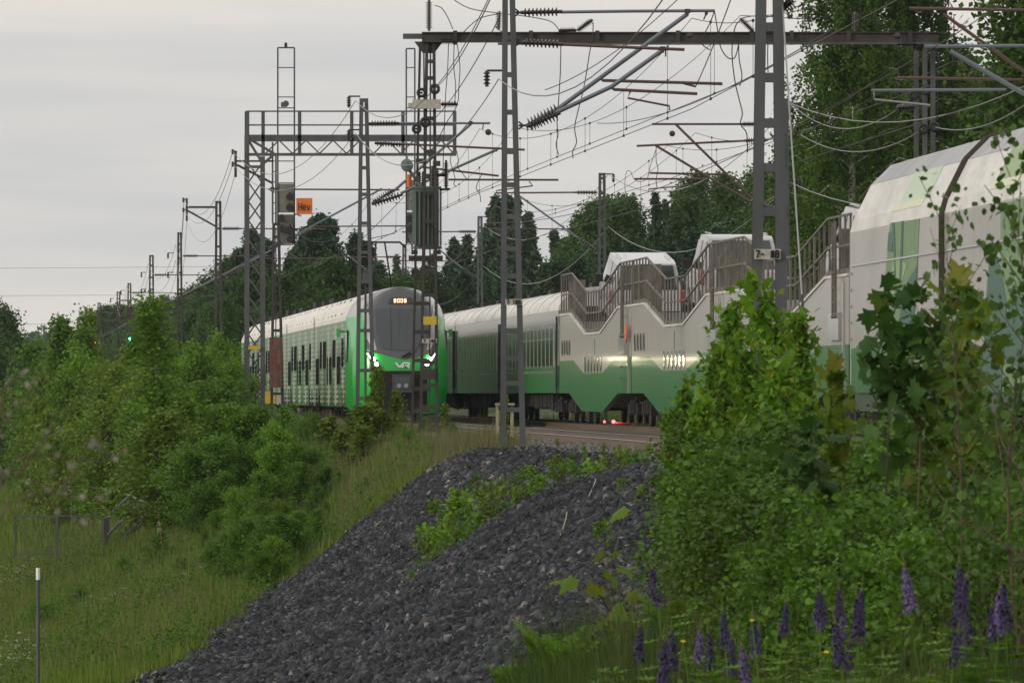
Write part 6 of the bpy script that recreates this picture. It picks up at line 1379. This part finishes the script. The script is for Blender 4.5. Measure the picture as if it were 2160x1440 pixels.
# leafy herbs mixed into the slope grass
r = np.random.default_rng(31); n = 4500; D = 112 + 100 * r.random(n); X = (r.uniform(-80, 900, n) - 1080) * D / F
k = ng(X, D) & (X < CL(D) - 2.9) & (np.sin(X * 1.1 + D * .23) * np.sin(D * .37 - X * .6) + r.normal(0, .35, n) > .15); X, D = X[k], D[k]; Z = ground(X, D); hh3 = r.uniform(.15, .6, len(X))
Pp = np.repeat(np.stack([X, D, Z], -1), 34, 0) + r.normal(0, 1, (34 * len(X), 3)) * np.array([.14, .14, 0]) + np.stack([np.zeros(34 * len(X))] * 2 + [np.repeat(hh3, 34) * r.random(34 * len(X))], -1)
o = link('meadow_herbs', leaves_mesh('meadow_herbs', Pp, .055, LF['shrub'], r, .9)); tag(o, 'leafy herbs mixed into the grass of the slope', 'herbs', kind='stuff')
# white umbel flowers in the meadow
r = np.random.default_rng(9); Pn = []
for cx_, cy_, D_, n, sp in ((28, 1405, 128, 45, 34), (20, 1075, 190, 30, 30), (270, 1280, 150, 14, 70)):
    for i in range(n):
        c = P(cx_ + r.normal(0, sp), cy_ + r.normal(0, sp * .45), D_ + r.normal(0, 4)); g0 = gz(c.x, c.y); c.z = g0 + r.uniform(.2, .5)
        k = 10; Pn.append(np.array(c)[None] + np.stack([r.normal(0, .035, k), r.normal(0, .035, k), r.normal(0, .008, k)], -1))
wm2 = leafmat('white_petal', [(.55, .57, .5), (.62, .62, .58)], big=.1)
o = link('meadow_flowers', leaves_mesh('meadow_flowers', np.concatenate(Pn), .024, wm2, r, 1.5)); tag(o, 'white umbel flowers scattered in the green meadow', 'flowers', kind='stuff')
# ------------------------------------------------------------------ lupines
m_lup = leafmat('lupine_petal', [(.035, .027, .075), (.05, .036, .105), (.07, .05, .125), (.045, .033, .09)], big=.15, trans=.25)
m_lupp = leafmat('pale_lupine_petal', [(.12, .08, .22), (.16, .12, .26), (.09, .06, .2)], big=.15, trans=.25)
m_bud = leafmat('lupine_bud', [(.13, .16, .05), (.16, .17, .07)], big=.1)
LFR = (np.array([(0, 0, 0), (.16, .35, .05), (.12, .8, .02), (0, 1, 0), (-.12, .8, .02), (-.16, .35, .05)]), np.array([(0, 1, 5), (1, 2, 5), (2, 4, 5), (2, 3, 4)]))
def lupine_mesh(seed, m):
    r = np.random.default_rng(seed); H = .95; L0 = .58
    n = 230; t = r.random(n) ** .9; a = r.uniform(0, 6.28, n); rad = (.046 * (1 - t) ** .5 + .004) * r.uniform(.55, 1.15, n); pos = np.stack([np.cos(a) * rad, np.sin(a) * rad, L0 + t * .27], -1)
    nn = np.stack([np.cos(a), np.sin(a), np.full(n, .5)], -1); tt = np.stack([np.cos(a) * .6, np.sin(a) * .6, np.full(n, 1.0)], -1); v, f = scatter(OVAL[0], OVAL[1], pos, frames(nn, tt), .025 * (1.15 - .5 * t)); sp = npmesh('spike', v, f, m)
    n = 60; t = r.random(n); a = r.uniform(0, 6.28, n); rad = .012 * (1 - t) + .002; pos = np.stack([np.cos(a) * rad, np.sin(a) * rad, L0 + .25 + t * .12], -1)
    nn = np.stack([np.cos(a), np.sin(a), np.full(n, .3)], -1); v, f = scatter(OVAL[0], OVAL[1], pos, frames(nn, np.stack([np.cos(a), np.sin(a), np.full(n, 2.)], -1)), .014 * (1.1 - .5 * t)); bd = npmesh('tip', v, f, m_bud)
    q = MB(); q.path([Vector((0, 0, -.05)), Vector((.01, 0, .4)), Vector((0, 0, L0 + .34))], [.006, .005, .002], 5); me = bpy.data.meshes.new('stem'); me.from_pydata([tuple(v) for v in q.v], [], q.f); me.materials.append(LF['shrub']); me.update()
    P_ = []; N_ = []; T_ = []
    for i in range(9):
        a0 = r.uniform(0, 6.28); h = r.uniform(.1, .5); c = np.array([math.cos(a0) * r.uniform(.06, .2), math.sin(a0) * r.uniform(.06, .2), h])
        for k in range(9): a = k * .7; P_.append(c); N_.append((math.cos(a) * -.3, math.sin(a) * -.3, 1)); T_.append((math.cos(a), math.sin(a), .25))
    v, f = scatter(LFR[0], LFR[1], np.array(P_), frames(np.array(N_), np.array(T_)), np.full(len(P_), .085)); lv = npmesh('fan', v, f, LF['maple'])
    return sp, bd, me, lv
LM = [lupine_mesh(1, m_lup), lupine_mesh(2, m_lup), lupine_mesh(3, m_lupp), lupine_mesh(4, m_lup)]
def lupine(px, top, D, label, group, i):
    sp, bd, st_, lv = LM[i % 4]; x = (px - 1080) * D / F; ztop = (HZ - top) * D / F; s = rr.uniform(.5, .82); z = ztop - .95 * s
    t = thing('lupine', label, 'lupine', (x, D, z), group); t.rotation_euler = (rr.uniform(-.12, .12), rr.uniform(-.16, .16), rr.uniform(0, 6)); t.scale = (s, s, s)
    if z > gz(x, D): # lengthen the stem to the soil
        pass
    link('flower_spike', sp, t); link('bud_tip', bd, t); link('stem', st_, t); link('leaf_fan', lv, t)
ga = [(1345, 1285), (1425, 1300), (1465, 1300), (1512, 1305), (1545, 1262), (1535, 1315), (1575, 1300), (1608, 1270), (1633, 1240), (1398, 1310), (1590, 1330), (1420, 1160)]
gb = [(1715, 1220), (1732, 1245), (1765, 1225), (1778, 1215), (1790, 1210), (1800, 1230), (1822, 1225), (1810, 1270), (1780, 1325), (1770, 1260)]
gc = [(1955, 1155), (1995, 1185), (2028, 1155), (2005, 1230), (2092, 1200), (2140, 1195), (2060, 1260), (2088, 1250), (2010, 1270), (1985, 1300), (2160, 1260), (2075, 1390), (2120, 1400), (2025, 1410)]
for i, ((x, y), lb) in enumerate(zip(ga, ordlabels([q[0] for q in ga], 'the purple lupines in the left-hand drift'))): lupine(x, y, rr.uniform(34, 38), lb, 'lupines of the left drift', i)
for i, ((x, y), lb) in enumerate(zip(gb, ordlabels([q[0] for q in gb], 'the purple lupines in the tight middle cluster'))): lupine(x, y, rr.uniform(33, 37), lb, 'lupines of the middle cluster', i + 1)
for i, ((x, y), lb) in enumerate(zip(gc, ordlabels([q[0] for q in gc], 'the purple lupines in the right-hand drift'))): lupine(x, y, rr.uniform(32, 36), lb, 'lupines of the right drift', i + 2)
# extra lupine foliage under the spikes is part of the ground cover
r = np.random.default_rng(21); n = 520; D = r.uniform(32, 44, n); X = (r.uniform(1260, 2230, n) - 1080) * D / F; Z = ground(X, D) + r.uniform(.05, .42, n)
Pp = np.repeat(np.stack([X, D, Z], -1), 9, 0); A_ = np.tile(np.arange(9) * .7, n); v, f = scatter(LFR[0], LFR[1], Pp, frames(np.stack([-.3 * np.cos(A_), -.3 * np.sin(A_), np.ones(9 * n)], -1) + r.normal(0, .15, (9 * n, 3)), np.stack([np.cos(A_), np.sin(A_), np.full(9 * n, .2)], -1)), np.repeat(r.uniform(.07, .12, n), 9))
o = link('lupine_foliage', npmesh('lupine_foliage', v, f, LF['maple'])); tag(o, 'fan-shaped green leaves covering the soil under the lupines', 'ground cover', kind='stuff')
# yellow hawkweeds
m_yel = leafmat('yellow_petal', [(.7, .5, .02), (.75, .55, .03)], big=.05)
for i, (x, y, D) in enumerate(((1586, 1308, 34), (1743, 1375, 33), (1441, 1352, 35))):
    t = thing('hawkweed', ['yellow hawkweed flower beside the lupine drift at bottom centre', 'yellow hawkweed flower under the middle lupine cluster', 'small yellow hawkweed left of the lupine drift'][i], 'flower', P(x, y, D))
    p = Vector((0, 0, 0)); q = MB(); q.path([Vector((.1, 0, gz(P(x, y, D).x, D) - P(x, y, D).z)), Vector((0, 0, 0))], .003, 4); me = bpy.data.meshes.new('stem'); me.from_pydata([tuple(v) for v in q.v], [], q.f); me.materials.append(LF['shrub']); link('stem', me, t)
    k = 18; a = np.arange(k) * .35 * 2; v, f = scatter(DIAM[0], DIAM[1], np.zeros((k, 3)), frames(np.stack([-.2 * np.cos(a), -.2 * np.sin(a) - .5, np.ones(k)], -1), np.stack([np.cos(a), np.sin(a), np.full(k, .2)], -1)), np.full(k, .014)); link('flower_head', npmesh('head', v, f, m_yel), t)
# ferns at the bottom
def fern(px, py, D, label, s=1.0):
    x = (px - 1080) * D / F; z = gz(x, D) ; t = thing('fern', label, 'fern', (x, D, z)); r = np.random.default_rng(int(px)); htop = (HZ - py) * D / F - z
    for i in range(7):
        a = i * .9 + r.uniform(-.2, .2); ln = htop * 1.15 * r.uniform(.8, 1.05); q = 26; u = np.linspace(.12, 1, q)
        ax = np.stack([np.cos(a) * u ** 1.5 * ln * .45, np.sin(a) * u ** 1.5 * ln * .45, ln * (u - .18 * u ** 3)], -1); tn = norm(np.gradient(ax, axis=0)); sd = norm(np.cross(tn, [0, 0, 1.0]))
        Pp = []; T_ = []; N_ = []; S_ = []
        for sg in (-1, 1): Pp.append(ax); T_.append(sd * sg + tn * .35); N_.append(np.cross(sd, tn) + r.normal(0, .1, (q, 3))); S_.append(ln * .24 * np.sin(np.pi * np.clip(u * .95, 0, 1)) ** .8)
        v, f = scatter(LFR[0], LFR[1], np.concatenate(Pp), frames(np.concatenate(N_), np.concatenate(T_)), np.concatenate(S_)); link('frond', npmesh('frond', v, f, LF['maple']), t)
fern(1180, 1300, 50, 'bright fern standing at the foot of the front gravel heap'); fern(1225, 1330, 48, 'second bright fern just right of the first one'); fern(1065, 1398, 54, 'fern tips at the bottom edge on the gravel')
fern(1120, 1385, 50, 'small fern between the two larger ferns'); fern(1470, 1220, 46, 'fern among shrubs right of the maple seedling')
# fallen dry stems on the gravel
for i, (x0, y0, x1, y1, D) in enumerate(((1240, 1057, 1266, 1020, 90), (1182, 1127, 1202, 1093, 84))):
    a = P(x0, y0, D); b_ = P(x1, y1, D); 
    a.z = gz(a.x, a.y) + .07; b2 = Vector((b_.x, D + (y0 - y1) * .12, 0)); b2.z = gz(b2.x, b2.y) + .08
    q = MB(); q.path([a, a.lerp(b2, .5) + Vector((.02, 0, .03)), b2], .007, 5); tag(q.build('dry_stem', m_wood, None, origin=a), ['pale dry stem near the crest of the front gravel heap', 'short pale dry stem in the middle of the front gravel heap', 'long reddish dry stem lower on the gravel heap', 'long thin dry stem left of the reddish one', 'dry stem near the ferns', 'dry stem far down on the gravel at bottom centre'][i], 'dry stem')
# out-of-focus twigs with fluffy catkins, close at left
m_fluff = leafmat('catkin_fluff', [(.3, .28, .23), (.22, .2, .16), (.08, .11, .03)], big=.2)
tw_ = thing('willow_branch', 'blurred thin willow twigs with pale fluffy catkins at the left edge', 'willow branch', P(-200, 1250, 14)); o0 = tw_.location
q = MB(); cats = []
r = np.random.default_rng(4)
for pts in ([(-60, 1120), (-10, 990), (60, 1005), (100, 1040), (145, 1052), (230, 1045)], [(-60, 1120), (-20, 1000), (0, 900), (50, 850), (75, 790)], [(-60, 1120), (40, 960), (130, 960), (200, 968), (260, 955)], [(-40, 1060), (10, 820), (40, 790)], [(40, 1000), (90, 930), (120, 890)], [(-30, 1140), (20, 1060), (80, 1045), (160, 1100)], [(100, 1040), (160, 1000), (185, 930), (215, 950)]):
    w3 = [P(x, y, 14) - o0 for x, y in pts]; q.path(w3, [.0022 - .0003 * i for i in range(len(w3))], 4)
    for i in range(1, len(w3)):
        for k in range(4): cats.append(w3[i - 1].lerp(w3[i], r.random()) + Vector(r.normal(0, .008, 3)))
me = bpy.data.meshes.new('twigs'); me.from_pydata([tuple(v) for v in q.v], [], q.f); me.materials.append(m_twig); link('twig', me, tw_)
link('catkins', leaves_mesh('catkins', np.array([tuple(c) for c in cats]), .014, m_fluff, r, .4), tw_)

# ------------------------------------------------------------------ evening haze over the whole place
hz = bpy.data.meshes.new('haze'); x0, x1, y0, y1, z0, z1 = -1500, 1500, -60, 2750, -7, 40
hv_ = [(x, y, z) for z in (z0, z1) for y in (y0, y1) for x in (x0, x1)]
hz.from_pydata(hv_, [], [(0, 2, 3, 1), (4, 5, 7, 6), (0, 1, 5, 4), (2, 6, 7, 3), (0, 4, 6, 2), (1, 3, 7, 5)]); hz.update()
hm = bpy.data.materials.new('haze_air'); hm.use_nodes = True; t = hm.node_tree; t.nodes.clear()
o_ = t.nodes.new('ShaderNodeOutputMaterial'); pv = t.nodes.new('ShaderNodeVolumePrincipled'); pv.inputs['Color'].default_value = (.78, .86, .93, 1); pv.inputs['Density'].default_value = .00007
t.links.new(pv.outputs[0], o_.inputs['Volume']); hz.materials.append(hm); tag(link('haze', hz), kind='stuff')
